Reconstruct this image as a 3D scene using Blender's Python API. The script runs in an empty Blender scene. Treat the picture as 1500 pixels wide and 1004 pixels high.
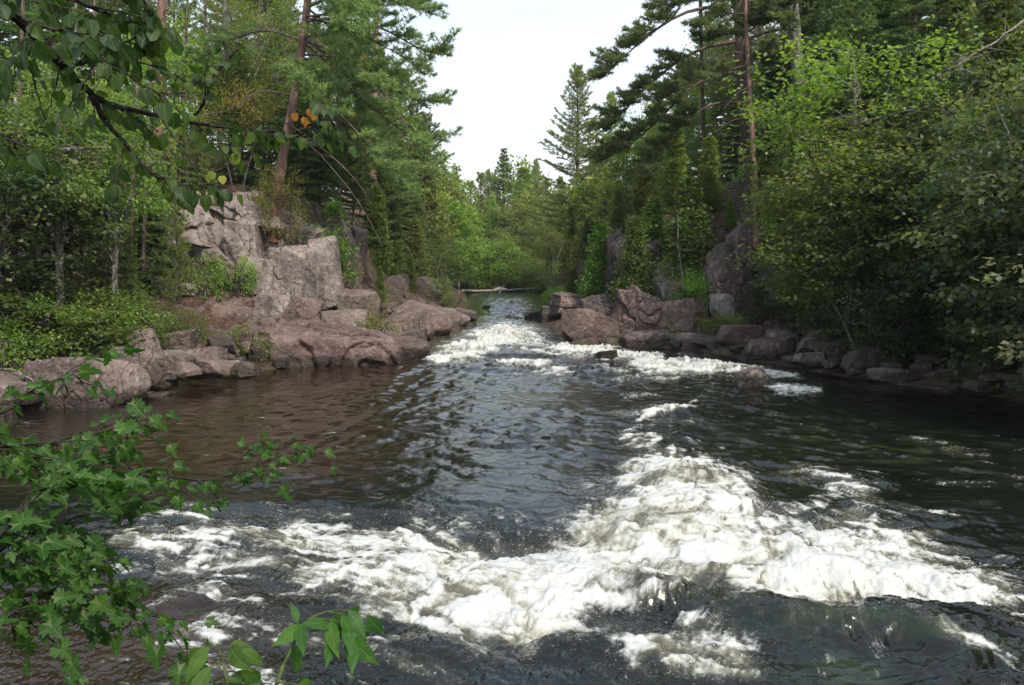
import bpy, math, random
import numpy as np
from mathutils import Vector, Matrix, Euler

C = bpy.context.scene.collection
RNG = np.random.default_rng(7)
F = 1200.0; TH = math.atan(102/1200.0); CAMZ = 3.2
CT, ST = math.cos(TH), math.sin(TH)

# ---------------------------------------------------------------- noise
def _hash(ix, iy, iz, seed):
    n = (ix.astype(np.uint32)*np.uint32(374761393) + iy.astype(np.uint32)*np.uint32(668265263)
         + iz.astype(np.uint32)*np.uint32(2246822519) + np.uint32((seed*3266489917) & 0xffffffff))
    n = (n ^ (n >> np.uint32(13)))*np.uint32(1274126177)
    n = (n ^ (n >> np.uint32(16)))*np.uint32(2654435769)
    return n ^ (n >> np.uint32(15))

def noise2(x, y, seed=0):
    """gradient noise, about -1..1"""
    x0 = np.floor(x); y0 = np.floor(y)
    fx = (x-x0).astype(np.float32); fy = (y-y0).astype(np.float32)
    ix = x0.astype(np.int64); iy = y0.astype(np.int64); z = np.zeros_like(ix)
    ux = fx*fx*fx*(fx*(fx*6-15)+10); uy = fy*fy*fy*(fy*(fy*6-15)+10)
    def g(dx, dy):
        a = _hash(ix+dx, iy+dy, z, seed).astype(np.float32)*np.float32(2*math.pi/4294967296.0)
        return np.cos(a)*(fx-dx)+np.sin(a)*(fy-dy)
    a = g(0, 0); b = g(1, 0); c = g(0, 1); d = g(1, 1)
    return (a+(b-a)*ux+(c-a)*uy+(a-b-c+d)*ux*uy)*1.5

def noise3(p, seed=0):
    """value noise -1..1 on (n,3)"""
    q = np.floor(p); f = p-q; i = q.astype(np.int64); u = f*f*(3-2*f)
    def v(a, b, c):
        return _hash(i[:, 0]+a, i[:, 1]+b, i[:, 2]+c, seed).astype(np.float64)/2147483648.0-1
    def l(a, b, t): return a+(b-a)*t
    x0 = l(l(v(0,0,0), v(1,0,0), u[:,0]), l(v(0,1,0), v(1,1,0), u[:,0]), u[:,1])
    x1 = l(l(v(0,0,1), v(1,0,1), u[:,0]), l(v(0,1,1), v(1,1,1), u[:,0]), u[:,1])
    return l(x0, x1, u[:,2])

def fbm2(x, y, o=4, seed=0, gain=.5):
    s = 0; a = 1.0; t = 0
    for k in range(o):
        s = s+a*noise2(x, y, seed+k*17); t += a; a *= gain
        x, y = x*2.03*.8-y*2.03*.6, x*2.03*.6+y*2.03*.8
    return s/t

def fbm3(p, o=4, seed=0, gain=.5):
    s = 0; a = 1.0; t = 0
    for k in range(o):
        s = s+a*noise3(p, seed+k*31); t += a; a *= gain; p = p*2.07+3.3
    return s/t

def sstep(a, b, x):
    t = np.clip((x-a)/(b-a), 0, 1); return t*t*(3-2*t)

# ---------------------------------------------------------------- camera geometry helpers
def ray(px, py):
    u = (px-750)/F; v = (502-py)/F
    return np.array([u, CT+v*ST, v*CT-ST])
def P(px, py, Y):
    d = ray(px, py); return np.array([0, 0, CAMZ])+d*(Y/d[1])
def project(x, y, z):
    dz = z-CAMZ
    fwd = y*CT-dz*ST; up = y*ST+dz*CT
    return 750+F*x/fwd, 502-F*up/fwd

# ---------------------------------------------------------------- setting functions
WY = [-20, 5, 6.8, 8.4, 9.6, 11.5, 22, 26, 30, 36, 42, 60, 100, 300]
WZ = [-.62, -.5, -.45, -.42, -.3, -.05, 0, .07, .25, .6, .84, .92, 1.0, 1.0]
def wz(y): return np.interp(y, WY, WZ)
LY = [-30, -6, -3, 5, 12, 18, 19, 19.6, 21, 24, 26, 27, 28.5, 29.5, 31, 34, 39, 42, 60, 88, 100]
LX = [-3, -3, -6.5, -8.5, -11, -12.6, -11.9, -10.2, -9.3, -10.0, -8.2, -7.0, -4.6, -3.1, -3.9, -3.3, -2.0, -2.3, -3.2, -5, -7]
RY = [-30, -6, 0, 10, 20, 24, 26, 28, 31, 31.6, 32.2, 36, 41, 44, 60, 88, 100]
RX = [9, 9, 13, 14, 13.2, 10.4, 9.4, 8.2, 7.0, 4.4, 2.2, 2.0, 1.5, 2.1, 2.8, 3.8, 8]
def bank(x, y):
    dl = np.interp(y, LY, LX)-x; dr = x-np.interp(y, RY, RX)
    return dl, dr
def _pdist(x, y, px, py):
    d = np.full(x.shape, 1e9)
    for k in range(len(px)-1):
        ax, ay, bx, by = px[k], py[k], px[k+1], py[k+1]; dx, dy = bx-ax, by-ay
        t = np.clip(((x-ax)*dx+(y-ay)*dy)/(dx*dx+dy*dy+1e-9), 0, 1)
        d = np.minimum(d, np.hypot(x-ax-t*dx, y-ay-t*dy))
    return d
# feet of the steep ground, X -> Y
FLX = [-90, -24, -18.5, -15.2, -14.2, -8.6, -7.9, -7.5, -6.7, -6.2, -5.8]; FLY = [10, 19.5, 22.5, 27, 31.6, 32.4, 33.6, 37, 44, 60, 110]
FRX = [2.0, 2.6, 3.6, 4.6, 6.8, 7.9, 9.6, 11.6, 14.2, 16.4, 17.4, 60]; FRY = [110, 60, 46, 38.4, 37.4, 36.2, 35.0, 32.6, 28.4, 20, 8, -20]
def terrain(x, y):
    x = np.asarray(x, float); y = np.asarray(y, float)
    dl, dr = bank(x, y)
    w = wz(y)
    n = fbm2(x*.35, y*.35, 4, 5); n2 = fbm2(x*1.3, y*1.3, 3, 9)
    el = _pdist(x, y, LX, LY); er = _pdist(x, y, RX, RY)
    fl = _pdist(x, y, FLX, FLY)*np.where(y > np.interp(x, FLX, FLY), 1, -1)
    fl = np.where(x > -5.8, -1, fl)
    fr_ = _pdist(x, y, FRX, FRY)*np.where(y > np.interp(x, FRX, FRY), 1, -1)
    fr_ = np.where(x < 2.0, -1, fr_)
    led = sstep(24, 27, y)
    bl = np.minimum(el*(.30+.12*led), 1.5+.6*led)
    c = sstep(-14.2, -12.8, x)*(1-sstep(38, 48, y))
    hl = bl+c*(3.5*sstep(0, 1.2, fl)+.32*np.maximum(fl-1, 0))+(1-c)*(1.2*sstep(0, 3, fl)+.50*np.maximum(fl-.5, 0))
    hl = np.minimum(hl, 14)
    cr = sstep(27, 31, y)*(1-sstep(50, 60, y))
    br = np.minimum(er*(.14+.22*cr), .5+1.4*cr)
    hr = br+(1.0+1.6*cr)*sstep(-.2, 1.6, fr_)+.36*np.maximum(fr_-.5, 0)
    hr = np.minimum(hr, 13)
    fe = y-(97+.12*np.abs(x)); hf = np.maximum(fe, 0)*.06+.12
    land = np.where(dl > 0, hl, np.where(dr > 0, hr, 0))
    d = np.maximum(dl, dr)
    h = w+land+(n*.35+n2*.1)*sstep(0, 2.5, d)
    h = np.where(d <= 0, w-np.minimum(-d*.5, 1.0)-.02, h)
    h = np.where(fe > 0, np.maximum(h, 1+hf+n*.15), h)
    return h
def tz(x, y): return float(terrain(np.array([x]), np.array([y]))[0])
def G(px, Y, dz=0):
    """point on the terrain straight below picture column px at depth Y"""
    x = (px-750)/F*Y*1.0; return np.array([x, Y, tz(x, Y)+dz])

# ---------------------------------------------------------------- mesh helpers
def new_mesh(name, v, faces, mats, attrs=None, smooth=False, mat_idx=None, uv=None):
    """faces: list of int arrays (n,3) or (n,4)"""
    me = bpy.data.meshes.new(name)
    v = np.asarray(v, np.float32)
    me.vertices.add(len(v)); me.vertices.foreach_set('co', v.ravel())
    faces = [np.asarray(f, np.int32) for f in faces if len(f)]
    nl = sum(f.size for f in faces); nf = sum(len(f) for f in faces)
    me.loops.add(nl); me.polygons.add(nf)
    me.loops.foreach_set('vertex_index', np.concatenate([f.ravel() for f in faces]))
    tot = np.concatenate([np.full(len(f), f.shape[1], np.int32) for f in faces])
    st = np.concatenate([[0], np.cumsum(tot)[:-1]]).astype(np.int32)
    me.polygons.foreach_set('loop_start', st)
    me.polygons.foreach_set('loop_total', tot)
    if smooth: me.polygons.foreach_set('use_smooth', np.ones(nf, bool))
    if mat_idx is not None: me.polygons.foreach_set('material_index', np.asarray(mat_idx, np.int32))
    for m in (mats if isinstance(mats, (list, tuple)) else [mats]): me.materials.append(m)
    for k, a in (attrs or {}).items():
        a = np.asarray(a, np.float32)
        if a.ndim == 1:
            at = me.attributes.new(k, 'FLOAT', 'POINT'); at.data.foreach_set('value', a)
        else:
            at = me.attributes.new(k, 'FLOAT_VECTOR', 'POINT'); at.data.foreach_set('vector', a.ravel())
    me.update(calc_edges=True)
    return me

class Acc:
    """collects triangles and quads with a per vertex random value"""
    def __init__(s): s.v = []; s.t = []; s.q = []; s.r = []; s.e = []; s.n = 0
    def add(s, v, t=None, q=None, r=0.5, e=0.0):
        v = np.asarray(v, float).reshape(-1, 3)
        if t is not None and len(t): s.t.append(np.asarray(t)+s.n)
        if q is not None and len(q): s.q.append(np.asarray(q)+s.n)
        s.r.append(np.broadcast_to(np.asarray(r, float), (len(v),))); s.v.append(v); s.e.append(np.broadcast_to(np.asarray(e, float), (len(v),))); s.n += len(v)
    def tube(s, pts, rad, sides=6, r=.5, wob=0, seed=0):
        pts = np.asarray(pts, float); n = len(pts)
        rad = np.broadcast_to(np.asarray(rad, float), (n,))
        d = np.gradient(pts, axis=0); d /= np.linalg.norm(d, axis=1)[:, None]+1e-9
        ref = np.array([0, 0, 1.]) if abs(d[0, 2]) < .9 else np.array([1., 0, 0])
        a = np.cross(d, ref); a /= np.linalg.norm(a, axis=1)[:, None]+1e-9
        b = np.cross(d, a)
        th = np.arange(sides)*2*math.pi/sides
        rr = rad[:, None]*np.ones(sides)
        if wob:
            q = np.stack([np.repeat(np.arange(n)*.7, sides), np.tile(np.cos(th)*1.3, n), np.tile(np.sin(th)*1.3, n)], 1)
            rr = rr*(1+wob*fbm3(q+seed, 3, seed).reshape(n, sides))
        v = pts[:, None, :]+rr[:, :, None]*(a[:, None, :]*np.cos(th)[None, :, None]+b[:, None, :]*np.sin(th)[None, :, None])
        i = np.arange(n-1)[:, None]*sides; j = np.arange(sides); k = (j+1) % sides
        q = np.stack([i+j, i+k, i+sides+k, i+sides+j], -1).reshape(-1, 4)
        s.add(v.reshape(-1, 3), q=q, r=r)
    def leaves(s, tmpl, pos, dr, nr, size, r, width=1.0):
        tv, tf = tmpl[:2]; pos = np.asarray(pos, float); n = len(pos)
        if n == 0: return
        dr = dr/(np.linalg.norm(dr, axis=1)[:, None]+1e-9)
        sd = np.cross(nr, dr); sd /= np.linalg.norm(sd, axis=1)[:, None]+1e-9
        up = np.cross(dr, sd)
        size = np.broadcast_to(np.asarray(size, float), (n,))
        v = pos[:, None, :]+size[:, None, None]*(tv[None, :, 0:1]*dr[:, None, :]+width*tv[None, :, 1:2]*sd[:, None, :]+tv[None, :, 2:3]*up[:, None, :])
        f = (np.arange(n)[:, None, None]*len(tv)+tf[None])
        s.add(v.reshape(-1, 3), t=f.reshape(-1, 3), r=np.repeat(np.broadcast_to(r, (n,)), len(tv)), e=np.tile(tmpl[2], n) if len(tmpl) > 2 else 0.0)
    def mesh(s, name, mats, smooth=False, extra=None):
        v = np.concatenate(s.v); fs = []
        if s.t: fs.append(np.concatenate(s.t))
        if s.q: fs.append(np.concatenate(s.q))
        return new_mesh(name, v, fs, mats, dict({'rnd': np.concatenate(s.r)}, **({'vein': np.concatenate(s.e)} if any(x.any() for x in s.e) else {})), smooth)

def fan(outline, fold=.12, curl=0.0, tips=None):
    o = np.array(outline, float)
    pts = [(o[:, 0].mean()*.9, 0, 0)]+[(a, b, abs(b)*fold-curl*a*a) for a, b in o]
    n = len(o)
    tips = tips or (0, n//2); ve = np.zeros(n+1); ve[0] = 1
    for i in tips: ve[i+1] = 1; ve[(n-i) % n+1] = 1
    return np.array(pts), np.array([[0, i+1, (i+1) % n+1] for i in range(n)]), ve
LEAF = (np.array([[0,0,0],[.45,.36,.07],[1,0,-.06],[.45,-.36,.07]], float), np.array([[0,3,2],[0,2,1]]))
NEEDLE = (np.array([[0,-.5,0],[0,.5,0],[1,0,0]], float), np.array([[0,1,2]]))
_ov = [(0,0),(.08,.16),(.25,.33),(.45,.38),(.65,.31),(.85,.14),(1.02,0),(.85,-.14),(.65,-.31),(.45,-.38),(.25,-.33),(.08,-.16)]
OVATE = fan(_ov, .22, .12)
_rd = [(0.03,0),(-.03,.18),(.08,.36),(.28,.46),(.50,.46),(.72,.36),(.88,.18),(1.0,0),(.88,-.18),(.72,-.36),(.50,-.46),(.28,-.46),(.08,-.36),(-.03,-.18)]
ROUND = fan(_rd, .2, .14)
_mh = [(0,0),(-.12,.16),(-.1,.34),(.06,.30),(.12,.52),(.24,.44),(.33,.60),(.42,.40),(.47,.22),(.62,.33),(.70,.24),(.82,.15),(1.05,0)]
_mh = [(-.02,0),(-.16,.22),(-.02,.26),(-.02,.44),(.14,.40),(.22,.60),(.34,.48),(.50,.56),(.46,.36),(.50,.20),(.66,.30),(.72,.19),(.86,.16),(1.08,0)]
MAPLE = fan(_mh+[(a,-b) for a,b in _mh[-2:0:-1]], .16, .16, (0, 1, 5, 7, 13))
_lt = [(0,0),(.1,.08),(.3,.17),(.5,.19),(.7,.14),(.88,.06),(1.05,0),(.88,-.06),(.7,-.14),(.5,-.19),(.3,-.17),(.1,-.08)]
LANCE = fan(_lt, .35, .3)
def _frond():
    v = []; f = []
    for k, a in enumerate((-.9, -.45, 0, .45, .9)):
        L = (.62, .85, 1, .85, .62)[k]; c, s_ = math.cos(a), math.sin(a); w = .12
        b = len(v)
        v += [(0,0,0), (c*L*.55-s_*w, s_*L*.55+c*w, .04), (c*L, s_*L, -.08), (c*L*.55+s_*w, s_*L*.55-c*w, .04)]
        f += [(b, b+3, b+2), (b, b+2, b+1)]
    return np.array(v, float), np.array(f)
FROND = _frond()

def rdir(n, rng, up=0.0, spread=1.0):
    d = rng.normal(size=(n, 3))*spread; d[:, 2] += up
    return d/(np.linalg.norm(d, axis=1)[:, None]+1e-9)

# ---------------------------------------------------------------- object helpers
def link(name, me, parent=None, loc=None, rot=None):
    o = bpy.data.objects.new(name, me); C.objects.link(o)
    if parent is not None: o.parent = parent
    if loc is not None: o.location = [float(t) for t in loc]
    if rot is not None: o.rotation_euler = rot
    return o
def tag(o, label, cat, group=None):
    o['label'] = label; o['category'] = cat
    if group: o['group'] = group
    return o
def struct(o, kind='structure'):
    o['kind'] = kind; return o
def thing(name, loc, label, cat, group=None, rotz=0.0, scale=None):
    o = bpy.data.objects.new(name, None); C.objects.link(o); o.empty_display_size = .3
    o.location = [float(t) for t in loc]; o.rotation_euler = (0, 0, rotz)
    if scale is not None: o.scale = scale if hasattr(scale, '__len__') else (scale,)*3
    return tag(o, label, cat, group)
# ---------------------------------------------------------------- materials
def mat(name):
    m = bpy.data.materials.new(name); m.use_nodes = True
    nt = m.node_tree; nt.nodes.clear()
    return m, nt, nt.nodes, nt.links
class N:
    """tiny node-graph helper"""
    def __init__(s, nt): s.nt = nt
    def n(s, t, **kw):
        x = s.nt.nodes.new(t)
        for k, v in kw.items():
            if k == 'ins':
                for a, b in v.items():
                    if isinstance(b, bpy.types.NodeSocket): s.nt.links.new(b, x.inputs[a])
                    else: x.inputs[a].default_value = b
            else: setattr(x, k, v)
        return x
    def math(s, op, a, b=None, c=None, clamp=False):
        ins = {0: a}
        if b is not None: ins[1] = b
        if c is not None: ins[2] = c
        return s.n('ShaderNodeMath', operation=op, use_clamp=clamp, ins=ins).outputs[0]
    def noise(s, vec, scale, detail=4, rough=.55, dist=0, out=0):
        ins = {'Scale': scale, 'Detail': detail, 'Roughness': rough, 'Distortion': dist}
        if vec is not None: ins['Vector'] = vec
        return s.n('ShaderNodeTexNoise', ins=ins).outputs[out]
    def ramp(s, fac, stops, interp='LINEAR'):
        r = s.n('ShaderNodeValToRGB', ins={0: fac}); e = r.color_ramp; e.interpolation = interp
        while len(e.elements) < len(stops): e.elements.new(.5)
        for el, (p, c) in zip(e.elements, stops):
            el.position = p; el.color = (*c, 1) if len(c) == 3 else c
        return r.outputs[0]
    def fr(s, x, a, b, lo=0, hi=1, smooth=False):
        return s.n('ShaderNodeMapRange', interpolation_type='SMOOTHSTEP' if smooth else 'LINEAR', ins={0: x, 1: a, 2: b, 3: lo, 4: hi}).outputs[0]
    def mix(s, f, a, b, mode='MIX'):
        x = s.n('ShaderNodeMix', data_type='RGBA', blend_type=mode)
        for i, v in ((0, f), (6, a), (7, b)):
            if isinstance(v, bpy.types.NodeSocket): s.nt.links.new(v, x.inputs[i])
            else: x.inputs[i].default_value = v if i == 0 else ((*v, 1) if len(v) == 3 else v)
        return x.outputs[2]
    def bump(s, h, strength, dist, normal=None):
        ins = {'Strength': strength, 'Distance': dist, 'Height': h}
        if normal is not None: ins['Normal'] = normal
        return s.n('ShaderNodeBump', ins=ins).outputs[0]
    def out(s, sh):
        s.n('ShaderNodeOutputMaterial', ins={0: sh})
def attr(g, name, kind='GEOMETRY', out=2):
    return g.n('ShaderNodeAttribute', attribute_name=name, attribute_type=kind).outputs[out]
def geo(g, out): return g.n('ShaderNodeNewGeometry').outputs[out]

def leaf_mat(name, stops, trans=.35, rough=.55, spec=.22, tint=(1.8, 1.8, .75), jit=.25):
    m, nt, _, _ = mat(name); g = N(nt)
    r = attr(g, 'rnd'); oi = g.n('ShaderNodeObjectInfo').outputs['Random']
    wn = g.noise(g.n('ShaderNodeTexCoord').outputs['Object'], .9, 2)
    k = g.math('ADD', r, g.math('MULTIPLY', g.math('SUBTRACT', wn, .5), .6), clamp=True)
    col = g.ramp(k, stops)
    hs = g.n('ShaderNodeHueSaturation', ins={0: g.fr(oi, 0, 1, .472, .515), 1: (1.0 if jit == 0 else g.fr(oi, 0, 1, .80, .95)), 2: g.fr(oi, 0, 1, 1-jit*1.3, 1+jit*1.3), 4: col}).outputs[0]
    if jit == 0:
        tcn = g.n('ShaderNodeTexCoord').outputs['Object']
        hs = g.mix(g.fr(g.noise(tcn, 38, 4, .65), .35, .65), g.mix(1.0, hs, (.72, .76, .75), 'MULTIPLY'), g.mix(1.0, hs, (1.2, 1.12, 1.05), 'MULTIPLY'))
        hs = g.mix(g.fr(g.noise(tcn, 95, 3, .6), .66, .72, 0, .55), hs, (.10, .055, .02))
        hs = g.mix(g.fr(attr(g, 'vein'), .86, .97, 0, .45), hs, (.20, .26, .10))
    p = g.n('ShaderNodeBsdfPrincipled', ins={'Base Color': hs, 'Roughness': rough, 'Specular IOR Level': spec})
    tcol = g.mix(1.0, hs, tint, 'MULTIPLY')
    t = g.n('ShaderNodeBsdfTranslucent', ins={0: tcol}); trans = min(.5, trans+.08)
    mx = g.n('ShaderNodeMixShader', ins={0: trans, 1: p.outputs[0], 2: t.outputs[0]})
    g.out(mx.outputs[0]); return m

M = {}
M['pine_n'] = leaf_mat('white_pine_needles', [(0, (0.068, 0.113, 0.040)), (.5, (0.119, 0.175, 0.052)), (.85, (0.204, 0.263, 0.062)), (1, (0.362, 0.292, 0.062))], .28, .5, .3)
M['feather_n'] = leaf_mat('feathery_pine_needles', [(0, (0.117, 0.180, 0.054)), (.5, (0.195, 0.269, 0.065)), (1, (0.332, 0.395, 0.086))], .35, .5, .3)
M['redpine_n'] = leaf_mat('red_pine_needles', [(0, (0.098, 0.165, 0.055)), (.5, (0.162, 0.242, 0.067)), (.9, (0.261, 0.309, 0.073)), (1, (0.478, 0.309, 0.086))], .25, .5, .3)
M['spruce_n'] = leaf_mat('spruce_needles', [(0, (0.073, 0.137, 0.041)), (.6, (0.122, 0.209, 0.051)), (1, (0.208, 0.293, 0.065))], .25, .5, .3)
M['cedar_n'] = leaf_mat('cedar_sprays', [(0, (0.062, 0.129, 0.019)), (.55, (0.115, 0.200, 0.027)), (.9, (0.198, 0.265, 0.035)), (1, (0.331, 0.265, 0.054))], .3, .5, .3)
M['lite_n'] = leaf_mat('pale_needles', [(0, (0.101, 0.145, 0.035)), (.5, (0.177, 0.230, 0.050)), (1, (0.278, 0.315, 0.069))], .35, .5, .3)
M['maple_l'] = leaf_mat('maple_leaves', [(0, (0.053, 0.101, 0.020)), (.5, (0.106, 0.172, 0.030)), (.9, (0.196, 0.259, 0.045)), (1, (0.420, 0.287, 0.050))], .4, .45, .4)
M['dark_l'] = leaf_mat('dark_leaves', [(0, (0.023, 0.048, 0.017)), (.4, (0.053, 0.087, 0.027)), (.7, (0.113, 0.147, 0.053)), (1, (0.213, 0.229, 0.107))], .35, .5, .3)
M['birch_l'] = leaf_mat('birch_leaves', [(0, (0.076, 0.139, 0.021)), (.5, (0.145, 0.225, 0.028)), (.9, (0.276, 0.310, 0.052)), (1, (0.456, 0.330, 0.046))], .42, .45, .4)
M['yellow_l'] = leaf_mat('yellowing_leaves', [(0, (.12, .18, .02)), (.5, (.26, .27, .03)), (.85, (.42, .33, .04)), (1, (.45, .16, .05))], .42, .45, .4)
M['bush_l'] = leaf_mat('bush_leaves', [(0, (0.072, 0.139, 0.021)), (.5, (0.128, 0.227, 0.025)), (1, (0.227, 0.328, 0.035))], .4, .45, .4)
M['near_maple'] = leaf_mat('near_maple_leaves', [(0, (0.022, 0.062, 0.010)), (.5, (0.037, 0.096, 0.014)), (1, (0.062, 0.132, 0.021))], .36, .5, .22, jit=.0)
M['near_bass'] = leaf_mat('near_basswood_leaves', [(0, (.022, .060, .018)), (.5, (.036, .085, .022)), (.9, (.06, .12, .02)), (1, (.10, .17, .02))], .42, .48, .25, jit=.0)
M['near_ash'] = leaf_mat('near_ash_leaves', [(0, (0.040, 0.100, 0.019)), (.5, (0.060, 0.136, 0.024)), (1, (0.104, 0.192, 0.032))], .35, .5, .22, jit=.0)
M['orange_l'] = leaf_mat('orange_leaves', [(0, (0.288, 0.112, 0.020)), (1, (0.400, 0.203, 0.032))], .4, .45, .3, (1.3, 1.0, .4), .0)
M['grass'] = leaf_mat('grass_blades', [(0, (.07, .12, .02)), (.6, (.14, .19, .035)), (1, (.32, .27, .12))], .3, .5, .3)
M['litter'] = leaf_mat('fallen_leaves', [(0, (.10, .045, .025)), (.5, (.20, .09, .045)), (.8, (.30, .16, .08)), (1, (.36, .24, .14))], .1, .7, .2, (1, .9, .8))

def bark_mat(name, c0, c1, c2, scale=6, stretch=.25, bump=.6):
    m, nt, _, _ = mat(name); g = N(nt)
    tc = g.n('ShaderNodeTexCoord').outputs['Object']
    mp = g.n('ShaderNodeMapping', ins={'Vector': tc, 'Scale': (1, 1, stretch)}).outputs[0]
    a = g.noise(mp, scale, 6, .65, .3); b = g.noise(tc, 1.1, 4, .6)
    vr = g.n('ShaderNodeTexVoronoi', feature='DISTANCE_TO_EDGE', ins={'Vector': mp, 'Scale': scale*1.5}).outputs[0]
    col = g.ramp(a, [(.3, c0), (.55, c1), (.75, c2)])
    col = g.mix(g.fr(b, .55, .75, 0, .6), col, c2)
    h = g.math('ADD', g.fr(vr, 0, .25), a)
    p = g.n('ShaderNodeBsdfPrincipled', ins={'Base Color': col, 'Roughness': .9, 'Specular IOR Level': .2, 'Normal': g.bump(h, bump, .03)})
    g.out(p.outputs[0]); return m
M['bark'] = bark_mat('pine_bark', (.045, .032, .027), (.12, .085, .07), (.22, .15, .12))
M['redbark'] = bark_mat('red_pine_bark', (.09, .05, .038), (.22, .13, .10), (.36, .24, .19))
M['greybark'] = bark_mat('grey_lichen_bark', (.06, .055, .048), (.15, .14, .12), (.32, .32, .27), 8, .4)
M['birchbark'] = bark_mat('pale_birch_bark', (.10, .08, .06), (.34, .31, .26), (.55, .52, .46), 5, 2.2)
M['twig'] = bark_mat('twig_bark', (.04, .03, .024), (.085, .066, .055), (.15, .12, .10), 10, 1)
M['deadwood'] = bark_mat('bleached_wood', (.16, .13, .10), (.34, .29, .25), (.52, .47, .42), 7, 1)
M['nearbark'] = bark_mat('dark_branch_bark', (.016, .013, .010), (.038, .032, .025), (.10, .095, .07), 14, 1)
M['greentwig'] = bark_mat('green_stem', (.05, .07, .02), (.09, .11, .035), (.14, .12, .06), 10, 1)
M['redtwig'] = bark_mat('red_stem', (.10, .03, .02), (.18, .06, .04), (.24, .12, .07), 10, 1)

def rock_mat(name, ca, cb, cc, litter=.5, lichen=.3, stain=(.07, .055, .05), stainamt=.5):
    m, nt, _, _ = mat(name); g = N(nt)
    tc = g.n('ShaderNodeNewGeometry').outputs['Position']
    nz = g.n('ShaderNodeSeparateXYZ', ins={0: geo(g, 'Normal')}).outputs[2]
    pz = g.n('ShaderNodeSeparateXYZ', ins={0: tc}).outputs[2]
    big = g.noise(tc, .7, 6, .62, .4); fine = g.noise(tc, 9, 8, .7); mid = g.noise(tc, 2.6, 6, .65, .6)
    col = g.ramp(big, [(.32, ca), (.5, cb), (.68, cc)])
    col = g.mix(g.fr(fine, .3, .7, 0, 1), g.mix(1.0, col, (.50, .48, .48), 'MULTIPLY'), g.mix(1.0, col, (1.38, 1.34, 1.28), 'MULTIPLY'))
    # vertical run-off staining
    mv = g.n('ShaderNodeMapping', ins={'Vector': tc, 'Scale': (1, 1, .22)}).outputs[0]
    st = g.noise(mv, 1.7, 6, .6, .3)
    col = g.mix(g.fr(st, .50, .64, 0, stainamt), col, stain)
    # pale lichen spots
    ls = g.noise(tc, 5.5, 5, .7, .8)
    col = g.mix(g.math('MULTIPLY', g.fr(ls, .56, .62, 0, 1), g.fr(mid, .4, .6, 0, lichen)), col, (.50, .49, .44))
    # cracks
    vc = g.n('ShaderNodeTexVoronoi', feature='DISTANCE_TO_EDGE', ins={'Vector': g.n('ShaderNodeMapping', ins={'Vector': g.n('ShaderNodeVectorMath', operation='ADD', ins={0: tc, 1: g.n('ShaderNodeVectorMath', operation='SCALE', ins={0: g.noise(tc, 1.2, 4, .6, 0, 1), 'Scale': 1.0}).outputs[0]}).outputs[0], 'Rotation': (.3, .5, .2), 'Scale': (.8, 1, .55)}).outputs[0], 'Scale': .8}).outputs[0]
    crack = g.math('MULTIPLY', g.fr(vc, 0, .012, 1, 0, True), g.fr(g.noise(tc, .55, 3), .48, .62))
    col = g.mix(g.math('MULTIPLY', crack, .75), col, (.03, .025, .02))
    # needle litter on flat tops
    lt = g.math('MULTIPLY', g.fr(nz, .72, .9, 0, 1, True), g.fr(mid, .50, .60, 0, litter))
    lt = g.math('MULTIPLY', lt, g.fr(pz, 1.1, 1.9, 0, 1))
    col = g.mix(lt, col, g.ramp(g.noise(tc, 30, 4, .8), [(.35, (.13, .055, .03)), (.6, (.30, .14, .075))]))
    # wet foot at the waterline
    wl = attr(g, 'wl', 'OBJECT')
    wet = g.fr(g.math('SUBTRACT', g.math('SUBTRACT', pz, wl), g.math('MULTIPLY', mid, .35)), -.04, .16, 1, 0, True)
    col = g.mix(g.math('MULTIPLY', wet, .8), col, (.025, .018, .014))
    rough = g.math('SUBTRACT', .88, g.math('MULTIPLY', wet, .55))
    h = g.math('ADD', g.math('MULTIPLY', mid, 1.0), g.math('ADD', g.math('MULTIPLY', fine, .35), g.math('MULTIPLY', crack, -.8)))
    p = g.n('ShaderNodeBsdfPrincipled', ins={'Base Color': col, 'Roughness': rough, 'Specular IOR Level': .35, 'Normal': g.bump(h, .9, .14)})
    g.out(p.outputs[0]); return m
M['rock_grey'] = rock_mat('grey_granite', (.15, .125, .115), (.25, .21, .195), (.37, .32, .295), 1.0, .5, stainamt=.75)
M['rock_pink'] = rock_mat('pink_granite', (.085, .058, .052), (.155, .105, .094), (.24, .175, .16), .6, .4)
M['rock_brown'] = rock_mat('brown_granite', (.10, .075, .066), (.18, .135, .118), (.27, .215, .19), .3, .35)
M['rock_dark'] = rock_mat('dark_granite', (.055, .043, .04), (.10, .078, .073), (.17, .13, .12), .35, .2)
M['rock_wet'] = rock_mat('wet_boulder', (.05, .04, .03), (.10, .075, .05), (.16, .12, .08), 0, .1)

def ground_mat():
    m, nt, _, _ = mat('forest_floor'); g = N(nt)
    tc = geo(g, 'Position')
    a = g.noise(tc, .6, 5, .6); b = g.noise(tc, 12, 8, .75); c = g.noise(tc, 2.2, 5, .6)
    col = g.ramp(b, [(.32, (.035, .022, .016)), (.5, (.095, .055, .04)), (.66, (.19, .12, .09))])
    col = g.mix(g.fr(c, .52, .62, 0, .7), col, (.20, .17, .155))
    col = g.mix(g.fr(a, .52, .66, 0, .75), col, g.mix(b, (.035, .06, .018), (.09, .12, .03)))
    p = g.n('ShaderNodeBsdfPrincipled', ins={'Base Color': col, 'Roughness': .95, 'Specular IOR Level': .15, 'Normal': g.bump(g.math('ADD', b, c), 1.0, .12)})
    g.out(p.outputs[0]); return m
M['ground'] = ground_mat()

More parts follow.
